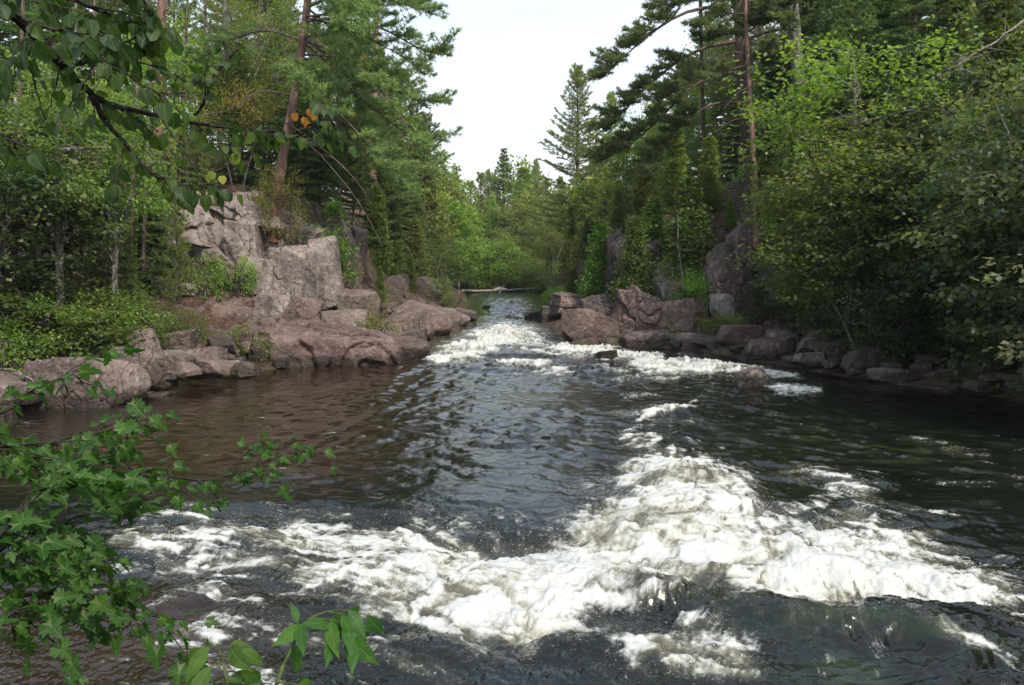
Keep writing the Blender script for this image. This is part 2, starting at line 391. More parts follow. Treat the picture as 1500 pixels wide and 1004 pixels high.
def water_mat():
    m, nt, _, _ = mat('river_water'); g = N(nt)
    pos = geo(g, 'Position')
    foam = attr(g, 'foam'); thin = attr(g, 'thin'); body = attr(g, 'body', out=1); flow = attr(g, 'flow', out=1)
    calm = attr(g, 'calm')
    # small ripples, stretched across the flow
    r1 = g.noise(flow, 3.2, 5, .6, .9); r2 = g.noise(flow, 12, 5, .62, 1.4); r3 = g.noise(pos, 34, 3, .6, .3)
    h = g.math('ADD', g.math('MULTIPLY', r1, .55), g.math('ADD', g.math('MULTIPLY', r2, .22), g.math('MULTIPLY', r3, .03)))
    nrm = g.bump(h, g.fr(calm, 0, 1, .7, .30), .024)
    # foam structure
    f1 = g.noise(flow, 5.0, 7, .72, 1.3); f2 = g.noise(pos, 26, 5, .7, .5); 
    vv = g.n('ShaderNodeTexVoronoi', feature='SMOOTH_F1', ins={'Vector': g.n('ShaderNodeVectorMath', operation='ADD', ins={0: flow, 1: g.n('ShaderNodeVectorMath', operation='SCALE', ins={0: g.noise(flow, 3, 4, .6, 0, 1), 'Scale': .7}).outputs[0]}).outputs[0], 'Scale': 3.4, 'Smoothness': .3}).outputs[0]
    det = g.math('ADD', g.math('MULTIPLY', g.math('SUBTRACT', f1, .5), 1.15), g.math('ADD', g.math('MULTIPLY', g.math('SUBTRACT', f2, .5), .55), g.math('MULTIPLY', g.math('SUBTRACT', vv, .38), .45)))
    bil = attr(g, 'bil')
    lic = attr(g, 'lic')
    gr = g.noise(pos, 75, 3, .7); det = g.math('ADD', g.math('ADD', g.math('MULTIPLY', det, .7), g.math('MULTIPLY', lic, .75)), g.math('MULTIPLY', g.math('SUBTRACT', gr, .5), .5))
    fac = g.fr(g.math('ADD', g.math('ADD', foam, det), g.math('MULTIPLY', bil, .3)), .56, 1.14, 0, 1, True)
    fleck = g.math('MULTIPLY', g.fr(g.noise(pos, 30, 4, .7), .60, .66), g.fr(thin, .03, .35, 0, .8))
    fac = g.math('MAXIMUM', fac, fleck)
    fac2 = g.fr(g.math('ADD', thin, g.math('MULTIPLY', det, .8)), .15, 1.05, 0, .34, True)
    col = body
    under = g.mix(fac2, col, (.20, .185, .135))
    wsh = g.n('ShaderNodeBsdfPrincipled', ins={'Base Color': under, 'Roughness': g.fr(fac2, 0, .5, .05, .2), 'IOR': 1.42, 'Specular IOR Level': .5, 'Normal': nrm})
    fcol = g.ramp(g.math('ADD', g.math('MULTIPLY', bil, .9), g.math('ADD', g.math('MULTIPLY', det, .5), g.math('ADD', g.math('MULTIPLY', foam, .5), g.math('MULTIPLY', lic, .14)))), [(.05, (.14, .125, .085)), (.32, (.30, .28, .21)), (.60, (.45, .435, .37)), (.95, (.575, .57, .535))])
    fh = g.math('ADD', g.math('MULTIPLY', f1, .8), g.math('ADD', g.math('MULTIPLY', f2, .5), g.math('MULTIPLY', gr, .22)))
    fsh = g.n('ShaderNodeBsdfPrincipled', ins={'Base Color': fcol, 'Roughness': .55, 'IOR': 1.33, 'Specular IOR Level': .3, 'Normal': g.bump(fh, .7, .055)})
    mx = g.n('ShaderNodeMixShader', ins={0: fac, 1: wsh.outputs[0], 2: fsh.outputs[0]})
    g.out(mx.outputs[0]); return m
M['water'] = water_mat()
def spray_mat():
    m, nt, _, _ = mat('spray'); g = N(nt)
    p = g.n('ShaderNodeBsdfPrincipled', ins={'Base Color': (.9, .9, .88, 1), 'Roughness': .2, 'IOR': 1.33})
    g.out(p.outputs[0]); return m
M['spray'] = spray_mat()
# ---------------------------------------------------------------- terrain
def build_ground():
    xs = np.concatenate([-np.geomspace(220, 24, 40), np.arange(-23.6, 24, .28), np.geomspace(24, 220, 40)])
    ys = np.concatenate([np.linspace(-60, -10, 20), np.arange(-9.5, 62, .3), np.geomspace(62.5, 420, 110)])
    X, Y = np.meshgrid(xs, ys); Z = terrain(X, Y)
    n, k = X.shape
    i = np.arange(n-1)[:, None]*k+np.arange(k-1)[None]
    q = np.stack([i, i+1, i+k+1, i+k], -1).reshape(-1, 4)
    me = new_mesh('ground', np.stack([X, Y, Z], -1).reshape(-1, 3), [q], M['ground'], smooth=True)
    struct(link('ground', me))
build_ground()

# ---------------------------------------------------------------- river
# foam: (x0,y0,x1,y1,half thickness across, intensity) laid along the currents, given where they lie on the water
FO = [
 (190,800,330,790,20,.75),(300,780,470,800,24,.8),(230,830,420,835,22,.62),(200,765,300,750,9,.45),(430,790,620,815,26,.9),(600,800,760,850,32,1.0),
 (480,850,680,870,26,.85),(700,870,860,850,42,1.1),(560,890,700,905,24,.78),(680,915,820,925,26,1.15),(820,900,950,850,30,1.0),
 (620,850,800,890,34,1.05),(740,900,800,945,20,1.0),
 (860,830,1000,800,42,1.15),(960,830,1100,815,40,1.15),(930,760,1010,740,34,1.05),(900,780,1000,720,34,1.0),(940,700,1010,690,22,.95),
 (960,690,1060,720,24,.95),(1020,730,1110,770,30,.95),(1060,780,1160,830,42,1.1),(1150,840,1300,850,46,1.2),(1200,800,1330,815,28,1.0),
 (1290,850,1410,870,34,1.1),(1390,850,1450,890,18,.85),(1100,860,1200,880,22,1.05),(925,640,990,670,11,.7),(990,665,1040,690,12,.75),
 (1160,695,1210,700,10,.6),(1210,700,1290,740,10,.6),(1180,740,1230,720,8,.5),(1180,780,1260,760,18,.7),(1260,770,1330,800,16,.7),
 (1420,880,1500,915,9,.55),(1400,820,1440,850,12,.55),(1300,740,1420,760,5,.35),
 (640,760,720,780,10,.4),(730,790,800,800,9,.5),(850,770,900,800,14,.6),(860,715,900,740,8,.45),(680,745,760,760,6,.3),
 (300,880,380,900,12,.45),(250,950,330,930,14,.6),(300,970,420,990,14,.55),(200,900,260,880,10,.4),(420,930,560,960,12,.45),(520,970,640,990,10,.45),
 (600,940,700,960,10,.45),(930,960,1050,965,22,.85),(1000,990,1080,995,14,.8),(860,940,930,985,10,.5),(1010,925,1060,930,9,.6),
 (1060,945,1080,950,8,.4),(1130,895,1190,905,8,.6),(1300,925,1360,945,7,.5),(1390,950,1480,985,9,.45),(1440,930,1500,940,6,.4),
 (880,840,980,850,14,.8),(400,740,520,765,6,.4),(420,690,450,700,4,.42),
 # small breaking wave in mid river
 (945,612,1010,598,4.5,.95),(900,606,950,612,3,.5),(1010,598,1015,590,3,.5),(840,602,900,606,2,.4),(1000,620,1030,615,3,.4),
 (740,600,800,603,1.5,.3),(920,582,960,580,3,.6),
 # upper rapid
 (650,518,720,510,12.2,1.10),(640,527,700,520,8.1,1.04),(700,500,800,496,12.2,1.04),(680,486,790,482,9.5,0.99),(740,490,810,490,8.1,0.99),(640,500,700,505,9.5,0.88),
 (660,480,700,476,4.1,0.73),(790,500,830,507,8.1,0.99),(820,512,890,512,8.1,0.94),(880,520,960,526,6.8,0.84),(740,535,800,540,6.8,0.78),(790,545,830,550,5.4,0.62),
 (720,560,790,545,4.1,0.36),(940,536,1040,540,9.5,0.99),(960,548,1020,545,5.4,0.78),(1030,535,1130,543,8.1,0.88),(1080,545,1160,550,6.8,0.84),(1140,570,1190,573,6.8,0.84),
 (1120,515,1000,512,4.1,0.52),(900,556,990,556,4.1,0.52),(1000,520,1060,528,4.1,0.58),(760,519,850,524,4.1,0.73),(880,545,930,550,4.1,0.52),(700,465,720,470,2.7,0.52),
 (690,450,760,452,1.4,0.23),(700,440,790,438,1.4,0.20),(1230,560,1300,566,2,.35),(1180,690,1290,700,3,.3),(1380,660,1440,668,4,.42),(1400,690,1500,700,3,.3),
 (1330,640,1380,650,3,.36),(1370,705,1500,712,2,.3),(120,600,200,598,3,.22),(470,600,490,640,2,.2),
]
# swellings of the surface: px, py, radius across (m), radius along (m), height (m)
HU = [(1280,925,1.55,.42,.27),(1110,905,.55,.35,.17),(1000,985,.8,.4,.12),(1430,960,.8,.5,.18),(880,960,.5,.3,.16),(960,885,.55,.28,.22),(780,540,2.6,.8,.16),
 (760,525,2.0,.6,.18),(870,545,1.2,.6,.14),(1200,850,1.6,.45,.20),(960,780,.9,.7,.20),(780,880,1.4,.5,.24),(560,840,1.2,.45,.15),(1000,700,.7,.9,.18),(330,800,1.2,.4,.12),
 (975,606,.8,.5,.16),(1130,600,1.2,.9,.08),(430,905,.8,.35,.13),(260,890,.6,.4,.12),(700,515,2,1,.25),(760,492,2,1.2,.22),(1040,540,2,.8,.16),(1230,700,1,.5,.1),(600,960,.7,.3,.12)]
DI = [(1250,893,1.7,.22,.10),(1150,870,.5,.2,.08),(1130,760,.7,.6,.10),(760,800,1.3,.4,.14),(900,760,.5,.5,.1),(480,770,1.2,.35,.08)]

def w_at(px, py):
    z = 0.0
    for _ in range(12):
        d = ray(px, py); t = (z-CAMZ)/d[2]; z = float(wz(d[1]*t))
    return d[0]*t, d[1]*t, z

def seg(px, py, x0, y0, x1, y1, r):
    dx, dy = x1-x0, y1-y0; L = dx*dx+dy*dy+1e-6
    t = np.clip(((px-x0)*dx+(py-y0)*dy)/L, 0, 1)
    ex = px-(x0+t*dx); ey = py-(y0+t*dy)
    return (ex*ex*.30+ey*ey)/(r*r)      # streaks run across the view

def river_fields(X, Y):
    z = wz(Y)
    near = 1-sstep(13, 30, Y)
    # warp the layout so that no edge is straight
    wx = fbm2(X*1.1, Y*1.1, 4, 101); wy = fbm2(X*1.1+40, Y*1.1+9, 4, 102)
    wx2 = fbm2(X*4.2, Y*4.2, 3, 103); wy2 = fbm2(X*4.2, Y*4.2, 3, 104)
    amp = .42+.55*sstep(20, 40, Y)
    Xw = X+wx*amp+wx2*.13; Yw = Y+wy*amp*.8+wy2*.13
    px, py = project(Xw, Yw, wz(Yw))
    foam = np.zeros_like(X)
    for x0, y0, x1, y1, r, a in FO:
        d = seg(px, py, x0, y0, x1, y1, r*1.25)
        foam = np.maximum(foam, a*np.exp(-d*.9))
    thin = foam.copy()
    # streamlines: u along the flow, v across
    ang = .25*np.tanh((X-2)/6)
    fu = X*np.cos(ang)+Y*np.sin(ang)*.6; fv = -X*np.sin(ang)*.6+Y
    # relief
    # chop, steep and short where the water is fast
    e1 = fbm2(X*.9+.4*wx, Y*1.5+.4*wy, 4, 11); e2 = fbm2(X*2.6+wx, Y*4.4+wy, 4, 12)
    ridg = 1-np.abs(fbm2(X*1.7+.8*wx, Y*2.6+.8*wy, 4, 13))*2.2
    ridg2 = 1-np.abs(fbm2(X*5+.5*wx2, Y*7.0, 3, 14))*2.0
    dl, dr = bank(X, Y); edge = sstep(0, 2.5, np.minimum(-dl, -dr))
    pool = np.exp(-((X+6.5)/4.2)**2)*sstep(12, 14, Y)*(1-sstep(26, 30, Y))  # quiet brown eddy at the left
    rough = (.20+.8*foam+.12*(1-sstep(9.5, 12, Y))+.25*sstep(3, 6, X))*(1-.6*pool)
    h = rough*(.075*e1+.024*e2)+.032*rough*ridg+.007*rough*ridg2
    # long diagonal wavelets leaving the foot of the upper rapid
    ph = (X*.58+Y*.82); ph2 = (-X*.30+Y*.95)
    wv = noise2(ph*2.1+wx*1.2, (X*.82-Y*.58)*.55+wy, 15)
    wv2 = noise2(ph2*3.6+wx*1.2, (X*.95+Y*.3)*1.1+wy, 16)
    zone = sstep(10.5, 13, Y)*(1-sstep(27, 33, Y))
    h += zone*(.35+1.1*sstep(-.5, .5, fbm2(X*.28, Y*.22, 2, 61)))*(.050*wv+.010*wv2)*(1-.6*pool)*(1-.6*foam)
    z2 = sstep(12, 15, Y)*(1-sstep(28, 31, Y))*sstep(-8.5, -5.5, X)*(1-sstep(.5, 3, X))
    h += z2*(.6+1.3*sstep(-.4, .4, fbm2(X*.5, Y*.3, 2, 62)))*.026*noise2((X-.15*Y)*2.3+.6*wx, Y*.38+wy, 17)
    h += sstep(38, 46, Y)*(.12*e1+.09*e2+.04*ridg)
    # billows of white water
    b1 = np.abs(fbm2(X*1.7+1.4*wx+.5*wx2, Y*2.5+1.4*wy+.5*wy2, 3, 21, .42)); bs = fbm2(X*.9+wx, Y*1.5+wy, 2, 25); b2 = np.abs(fbm2(X*6.5+wx2, Y*7+wy2, 4, 22)); b3 = np.abs(fbm2(X*17, Y*17, 3, 23))
    fh = np.clip(foam, 0, 1.2)
    # wisps drawn out along the current: noise averaged along the flow direction
    ang_ = np.radians(np.interp(X+.3*wx, [-8, -3, -.8, .8, 2.2, 3.4, 5, 9], [-8, -18, -38, -90, -128, -82, -42, -22])); cxd, cyd = np.cos(ang_), np.sin(ang_)
    lic = 0; lic2 = 0
    for k_ in range(-4, 5):
        o_ = k_*.075; lic = lic+fbm2((X+cxd*o_)*4.5+.8*wx, (Y+cyd*o_)*4.5+.8*wy, 3, 41, .6); 
        o_ = k_*.028; lic2 = lic2+noise2((X+cxd*o_)*22+wx*3, (Y+cyd*o_)*22+wy*3, 42)
    lic = lic/9*2.2; lic2 = lic2/9*2.0
    lic = lic*(1-.75*np.exp(-((X-.7)/1.3)**2)); lic2 = lic2*(1-.75*np.exp(-((X-.7)/1.3)**2)); near2 = 1-sstep(16, 26, Y); lic = lic*near2; lic2 = lic2*near2
    fine = fbm2(X*7.5+2.2*wx2+1.5*wx, Y*10.5+2.2*wy2, 3, 51, .55); rf = 1-np.abs(fbm2(X*5.5+2.0*wx2, Y*8.5+2.0*wy2+wx, 3, 52, .55))*2.4
    chop = (.35+.65*sstep(-.5, .4, fbm2(X*.45, Y*.6, 2, 53)))*(1-.75*pool)
    h += near2*chop*(.0042*fine+.0042*rf)*(1+1.6*(1-sstep(8.8, 10.5, Y)))
    h += near2*(.003+.007*np.clip(foam, 0, 1))*lic+near2*.006*np.clip(foam, 0, 1)*lic2
    h += fh*(.06*(b1-.12)+.095*bs+.012*(b2-.12)*near)*(.45+.55*near+.25*(1-near))
    h += (1-near)*fh*(.30*(b1-.10)+.16*bs)
    for a, b, rx, ry, hh in HU:
        cx, cy, _ = w_at(a, b); g = ((Xw-cx)/rx)**2+((Yw-cy)/ry)**2; h += hh*np.exp(-g)
    for a, b, rx, ry, hh in DI:
        cx, cy, _ = w_at(a, b); g = ((Xw-cx)/rx)**2+((Yw-cy)/ry)**2; h -= hh*np.exp(-g)
    # colour of the water body: peat brown in the left eddy, black-green in the fast part, green glass over the near boulders
    q = fbm2(X*.5, Y*.5, 3, 31)[..., None]; q2 = fbm2(X*1.2, Y*2.2, 3, 32)[..., None]
    brown = np.array([.023, .0125, .0065]); dark = np.array([.006, .007, .0055]); green = np.array([.030, .042, .016]); grey = np.array([.022, .026, .028])
    s = np.exp(-((X+6.0)/4.5)**2)[..., None]*sstep(11, 14, Y)[..., None]
    s = np.maximum(s, (sstep(-1.8, -3.4, X)*(1-sstep(8.2, 9.6, Y)))[..., None])
    col = dark*(1-s)+brown*(1+.6*q2)*s
    s = (np.exp(-((X-3.2)/1.6)**2-((Y-7.2)/1.1)**2)+.9*np.exp(-((X-6.8)/2.2)**2-((Y-15)/2.0)**2))[..., None]*sstep(-.2, .5, q2)
    col = col*(1-.8*s)+green*.8*s
    s = (sstep(.4, 1.0, foam)*near)[..., None]; col = col*(1-s)+np.array([.055, .048, .030])*s
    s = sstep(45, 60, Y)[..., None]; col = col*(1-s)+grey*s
    col = col*(1+.35*q)
    str_ = fbm2(X*1.3+Y*.5, Y*8-X*1.5, 3, 26)
    h += (1-sstep(8.2, 9.5, Y))*sstep(0, 2, X)*.022*str_*(1-.7*np.clip(foam, 0, 1))
    foam = foam*(1+.5*(b1-.25)*2)+.10*fbm2(X*.8+.6*wy, Y*1.4+.6*wx, 3, 27)*(foam > .05)+.05*np.clip(ridg, 0, 1)*rough
    calm = np.clip(pool*1.0, 0, 1)
    return z+h*edge+(1-edge)*.0, foam*(.35+.65*edge), thin, col, np.stack([fu*.62, fv, X*0], -1), calm, np.clip(.45+1.5*(b1-.2)+.9*bs+.35*(b2-.2), 0, 1), lic+.5*lic2

def build_river():
    nr, nc = 1080, 1250
    ys = np.concatenate([[-25, -12, -4, 0, 2.5], np.geomspace(4.4, 112, nr)])
    ts = np.linspace(-1, 1, nc)
    T, Yg = np.meshgrid(ts, ys)
    half = np.maximum(.78*np.maximum(Yg, 4.4)+1.0, 0)
    half = np.minimum(half, 16+0*half)
    half = np.where(Yg < 4.4, 14, half)
    X = T*half
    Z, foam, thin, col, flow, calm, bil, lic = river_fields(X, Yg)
    n, k = X.shape
    i = np.arange(n-1)[:, None]*k+np.arange(k-1)[None]
    q = np.stack([i, i+1, i+k+1, i+k], -1).reshape(-1, 4)
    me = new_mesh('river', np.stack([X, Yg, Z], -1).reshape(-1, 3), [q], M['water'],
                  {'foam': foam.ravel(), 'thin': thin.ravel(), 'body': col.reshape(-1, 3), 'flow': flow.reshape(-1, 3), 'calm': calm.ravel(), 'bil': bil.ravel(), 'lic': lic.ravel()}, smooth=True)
    struct(link('river', me))
    # droplets thrown up above the white water: too many to count
    rng = np.random.default_rng(5)
    m = 160000
    px_ = rng.uniform(-4.5, 6.5, m); py_ = rng.uniform(6.4, 14, m)
    z, f, *_ = river_fields(px_, py_)
    keep = (f > .6) & (rng.random(m) < .2)
    cl = fbm2(px_*2.2, py_*2.2, 3, 55); keep &= cl > .12
    x, y, z = px_[keep], py_[keep], z[keep]
    hgt = rng.exponential(.045, len(x))
    A = Acc()
    pos = np.stack([x, y, z+hgt], -1)
    octa = (np.array([[1,0,0],[-1,0,0],[0,1,0],[0,-1,0],[0,0,1.6],[0,0,-1.6]], float), np.array([[0,2,4],[2,1,4],[1,3,4],[3,0,4],[2,0,5],[1,2,5],[3,1,5],[0,3,5]]))
    A.leaves(octa, pos, rdir(len(x), rng), rdir(len(x), rng), rng.uniform(.002, .006, len(x)), .5)
    struct(link('spray', A.mesh('spray', M['spray'], True)), 'stuff')
build_river()
# ---------------------------------------------------------------- rocks
_sph = {}
def cube_sphere(n):
    if n in _sph: return _sph[n]
    t = np.tan(np.linspace(-1, 1, n+1)*math.pi/4)
    a, b = np.meshgrid(t, t); o = np.ones_like(a); vs = []; qs = []; off = 0
    for k, (v) in enumerate([(o, a, b), (-o, b, a), (b, o, a), (a, -o, b), (a, b, o), (b, a, -o)]):
        vs.append(np.stack(v, -1).reshape(-1, 3))
        i = np.arange(n)[:, None]*(n+1)+np.arange(n)[None]
        qs.append(np.stack([i, i+1, i+n+2, i+n+1], -1).reshape(-1, 4)+off); off += (n+1)**2
    v = np.concatenate(vs); v /= np.linalg.norm(v, axis=1)[:, None]
    key = np.round(v, 5); u, idx, inv = np.unique(key, axis=0, return_index=True, return_inverse=True)
    inv = inv.ravel(); q = inv[np.concatenate(qs)]
    _sph[n] = (v[idx], q); return _sph[n]

def rock_shape(dims, seed, cuts=9, soft=.014, rough=.05, n=48, boxy=.25, layers=0.0, taper=0.0):
    """an angular boulder: a convex hull of random fracture planes, edges eased, surface broken by noise"""
    rng = np.random.default_rng(seed)
    d, q = cube_sphere(n)
    ns = []; hs = []
    for ax in range(3):
        for s in (-1, 1):
            v = np.zeros(3); v[ax] = s; v += rng.normal(size=3)*.16*(1-boxy*.6); v /= np.linalg.norm(v)
            ns.append(v); hs.append(rng.uniform(.86, 1.0))
    for k in range(cuts):
        v = rng.normal(size=3); v /= np.linalg.norm(v); ns.append(v)
        hs.append(rng.uniform(.66, 1.08)*(1+.25*boxy*(np.abs(v).sum()-1)))
    ns = np.array(ns); hs = np.array(hs)
    dot = d@ns.T; dot = np.where(dot < 1e-3, 1e-3, dot)
    r = hs/dot
    k = 1/soft
    rs = -np.log(np.exp(-k*np.minimum(r, 3)).sum(1))/k+soft*.6
    p = d*rs[:, None]
    o = rng.uniform(0, 50, 3)
    lo, hi = p.min(0), p.max(0); p = (p-(lo+hi)/2)/((hi-lo)/2)
    if taper:
        kz = 1-taper*np.clip((p[:, 2]+1)/2, 0, 1); p[:, :2] *= kz[:, None]; p[:, 0] += .25*taper*(p[:, 2]+1)/2*rng.uniform(-1, 1)
    half = np.array(dims)/2
    pm = p*half
    sc = max(.25, float(np.mean(half)))
    f = fbm3(pm/sc*1.3+o, 4, seed)*1.0+np.abs(fbm3(pm/sc*3.5+o, 3, seed+3))*-.5
    f += .5*fbm3(pm*6+o, 4, seed+9, .6)*min(1, .5/sc)
    # chips, steps and open joints
    j = fbm3(pm/sc*[1.6, 1.6, .9]+o*1.7, 2, seed+21)*2.5; fl_ = np.floor(j); fr = j-fl_
    f += ((fl_+sstep(.88, 1.0, fr))*.9-j*.5)*1.0
    kk = fbm3(pm/sc*[1.2, 1.2, .8]+o*2.3, 3, seed+23); f -= 1.1*np.exp(-np.abs(kk)/.018)*(fbm3(pm/sc*.8+o, 2, seed+25) > -.1)
    pm = pm+d*(f*rough*sc)[:, None]
    if layers:
        zz = pm[:, 2]+.12*pm[:, 0]+.1*sc*fbm3(pm/sc+o, 2, seed+5)
        st = np.floor(zz*layers); st2 = _hash(st.astype(np.int64), st.astype(np.int64)*0, st.astype(np.int64)*0, seed).astype(float)/4294967296
        pm[:, :2] += d[:, :2]*((st2-.5)*.12*sc)[:, None]
    return pm, q

def rock(x0, y0, x1, y1, Y, m, seed, label, depth=.8, rz=None, tilt=(0, 0), n=40, name='boulder', cat='rock', group=None, kind=None, sink=.15, **kw):
    """a boulder seen inside picture box x0..x1, y0..y1 whose near side stands Y metres away"""
    w = (x1-x0)/F*Y; h = (y1-y0)/F*Y; dp = w*depth
    rng = np.random.default_rng(seed+999)
    hh = h*(1+sink)
    v, q = rock_shape((w*1.02, dp, hh), seed, n=n, **kw)
    E = Euler((-math.radians(tilt[0]), math.radians(tilt[1]), 0)).to_matrix()
    v = v@np.array(E).T
    if rz: 
        c, s = math.cos(rz), math.sin(rz); v = v@np.array([[c, -s, 0], [s, c, 0], [0, 0, 1]]).T
    lo, hi = v.min(0), v.max(0)
    v *= np.array([w/(hi[0]-lo[0]), 1, hh/(hi[2]-lo[2])])
    c = P((x0+x1)/2, y1, Y+dp*.5)
    base = P((x0+x1)/2, y1, Y)
    z = base[2]+h-hh/2
    v -= v.mean(0)*0
    me = new_mesh(name, v, [q], M[m], smooth=True)
    o = link(name, me, loc=(c[0], Y+dp*.5, z))
    o['wl'] = float(wz(Y))+.10
    if kind: struct(o, kind)
    else: tag(o, label, cat, group)
    return o

# --- left bank: grey cliff above the pink ledge
def part(*a, parent=None, **k):
    o = rock(*a, **k); o.parent = parent
    for key in ('label', 'category', 'group'):
        if key in o: del o[key]
    return o
cl = []
def slab(*a, **k):
    cl.append((a, k))
# (x0,y0,x1,y1,Y,mat,seed)
slab(318,322,392,430,30.9,'rock_grey',13,None,depth=1.0,boxy=.8,n=70,cuts=8)
slab(352,374,405,426,30.3,'rock_grey',14,None,depth=.8,boxy=.95,n=56,cuts=5,soft=.02)
slab(338,304,400,372,31.9,'rock_grey',15,None,depth=1.0,boxy=.8,n=56,tilt=(-10,6))
slab(398,356,486,444,30.6,'rock_grey',16,None,depth=1.0,boxy=.9,n=80,cuts=7,tilt=(-4,0))
slab(404,322,472,372,32.2,'rock_grey',17,None,depth=1.0,boxy=.5,n=60,tilt=(-14,8))
slab(452,345,504,445,31.2,'rock_grey',18,None,depth=1.0,boxy=.7,n=60,tilt=(0,-8))
slab(300,280,402,345,34.0,'rock_grey',19,None,depth=.8,boxy=.4,n=60)
slab(230,405,330,462,30.4,'rock_grey',12,None,depth=.7,boxy=.5,n=56)
slab(150,345,250,440,33.0,'rock_dark',25,None,depth=.8,boxy=.5,n=60)
slab(470,315,520,420,34.5,'rock_dark',26,None,depth=1.1,boxy=.6,n=60)
c0 = thing('rock_cliff', P(370, 440, 31), 'tall blocky grey granite cliff with rusty needle litter on its ledges', 'cliff')
for a, k in cl:
    o = part(*a, name='cliff_block', **k)
    o.parent = c0; o.location = Vector(o.location)-Vector(c0.location)

def cliff_wall():
    """one continuous fractured face following the foot of the steep ground"""
    path = np.array([(-18.5, 29.6), (-16.0, 30.6), (-13.0, 31.2), (-10.2, 31.2), (-8.5, 31.6), (-7.9, 32.6), (-7.6, 36), (-7.2, 41), (-7.2, 45)], float)
    L = np.concatenate([[0], np.cumsum(np.hypot(*np.diff(path, axis=0).T))]); ns, nt_ = 560, 230
    s = np.linspace(0, L[-1], ns); px_ = np.interp(s, L, path[:, 0]); py_ = np.interp(s, L, path[:, 1])
    kk = np.ones(25)/25
    px_ = np.convolve(np.pad(px_, 12, 'edge'), kk, 'valid'); py_ = np.convolve(np.pad(py_, 12, 'edge'), kk, 'valid')
    tx, ty = np.gradient(px_), np.gradient(py_); l = np.hypot(tx, ty); nx, ny = ty/l, -tx/l
    S, T = np.meshgrid(s, np.linspace(0, 1, nt_))
    top = np.interp(s, [0, 2, 4, 6, 8, 9.5, 11, 14, 20], [3.2, 4.3, 5.2, 6.1, 6.0, 5.3, 5.6, 5.0, 2.8])
    z0 = 1.2
    Z = z0+(top[None]-z0)*np.minimum(T/.8, 1)
    back = np.maximum(T-.8, 0)/.2*3.0
    def cells(a, b, sd, jit=.8):
        """blocky cells: random value and distance to the joint"""
        ia, ib = np.floor(a), np.floor(b); best = np.full(a.shape, 9.); sec = best.copy(); val = np.zeros(a.shape); v2 = val.copy(); v3 = val.copy()
        for da in (-1, 0, 1):
            for db in (-1, 0, 1):
                ca, cb = (ia+da).astype(np.int64), (ib+db).astype(np.int64); o = ca*0
                h1 = _hash(ca, cb, o, sd)/4294967296.; h2 = _hash(ca, cb, o, sd+1)/4294967296.; h3 = _hash(ca, cb, o, sd+2)/4294967296.
                dx = np.abs(a-(ca+.5+(h1-.5)*jit)); dy = np.abs(b-(cb+.5+(h2-.5)*jit)); q = np.maximum(dx, dy)+.25*np.minimum(dx, dy)
                n1 = q < best; sec = np.where(n1, best, np.minimum(sec, q)); val = np.where(n1, h3, val); v2 = np.where(n1, (a-ca-.5)*(h1-.5)+(b-cb-.5)*(h2-.5), v2); best = np.where(n1, q, best)
        return val, sec-best, v2
    wa = fbm2(S*.6, Z*.6, 3, 301); wb = fbm2(S*.6+30, Z*.6, 3, 302)
    c1, e1, t1 = cells(S/1.9+wa*.18+.28*Z, Z/1.5+wb*.15+.16*S, 333); c2, e2, t2 = cells(S/.8+wa*.15+.1*Z, Z/.7+wb*.15, 306); c3, e3, t3 = cells(S/.3+wa*.5, Z/.26+wb*.5, 309)
    D = -(Z-z0)*.22+(c1-.5)*.62+t1*1.5+(c2-.5)*.30*(c1 > .3)+t2*.35+(c3-.5)*.03
    D -= .25*np.exp(-e1/.02)+.10*np.exp(-e2/.025)*(c1 > .45)
    q = np.stack([S, D, Z], -1).reshape(-1, 3)
    D += (fbm3(q*1.1, 4, 311)*.07+fbm3(q*6, 4, 312, .6)*.035).reshape(S.shape)
    D -= back
    Zt = Z+sstep(0, 1, back)*.15+(c2-.5)*.25*sstep(0, .3, back)+back*.12
    X = px_[None]+nx[None]*D; Y = py_[None]+ny[None]*D
    n, k = X.shape; i = np.arange(n-1)[:, None]*k+np.arange(k-1)[None]
    me = new_mesh('cliff_face', np.stack([X+14.2, Y-31, Zt-2], -1).reshape(-1, 3), [np.stack([i, i+1, i+k+1, i+k], -1).reshape(-1, 4)], M['rock_grey'], smooth=True)
    o = link('cliff_face', me, c0); o.location = Vector((-14.2, 31, 2))-Vector(c0.location); o['wl'] = -1.0
cliff_wall()
# --- pink ledge sloping to the water
rock(270,468,610,550,26.6,'rock_pink',31,'broad pink granite ledge sloping into the dark pool below the cliff',depth=.55,n=110,cuts=9,soft=.10,rough=.10,boxy=.2,tilt=(-15,3),name='rock_ledge',sink=.5)
rock(250,430,420,520,28.6,'rock_pink',32,'pinkish sloping slab under the cracked cliff blocks',depth=.6,n=105,cuts=9,soft=.08,rough=.08,tilt=(-16,0),name='rock_slab',sink=.5)
rock(330,428,440,500,29.4,'rock_pink',33,'wedge shaped slab at the foot of the cliff with a sharp crest',depth=.6,n=75,cuts=9,tilt=(-10,-12),name='rock_slab',sink=.3)
rock(372,430,425,476,29.0,'rock_grey',34,'pale squarish block below the cliff ledge of orange needles',depth=.9,n=40,boxy=.9)
rock(412,436,472,484,28.6,'rock_pink',35,'pale streaked pink boulder leaning at the cliff foot',depth=.9,n=66,tilt=(-14,5))
rock(455,455,540,516,28.4,'rock_brown',36,'smooth grey slope of rock right of the streaked pink boulder',depth=.8,n=75,tilt=(-18,10),name='rock_slab',sink=.6)
rock(440,478,500,512,27.9,'rock_pink',37,'low pink hump of rock on the ledge',depth=.9,n=51,sink=.5)
rock(480,422,560,480,31.5,'rock_brown',38,'grey brown slab rising beside the yellowish bush',depth=.9,n=69,tilt=(-16,6),name='rock_slab',sink=.6)
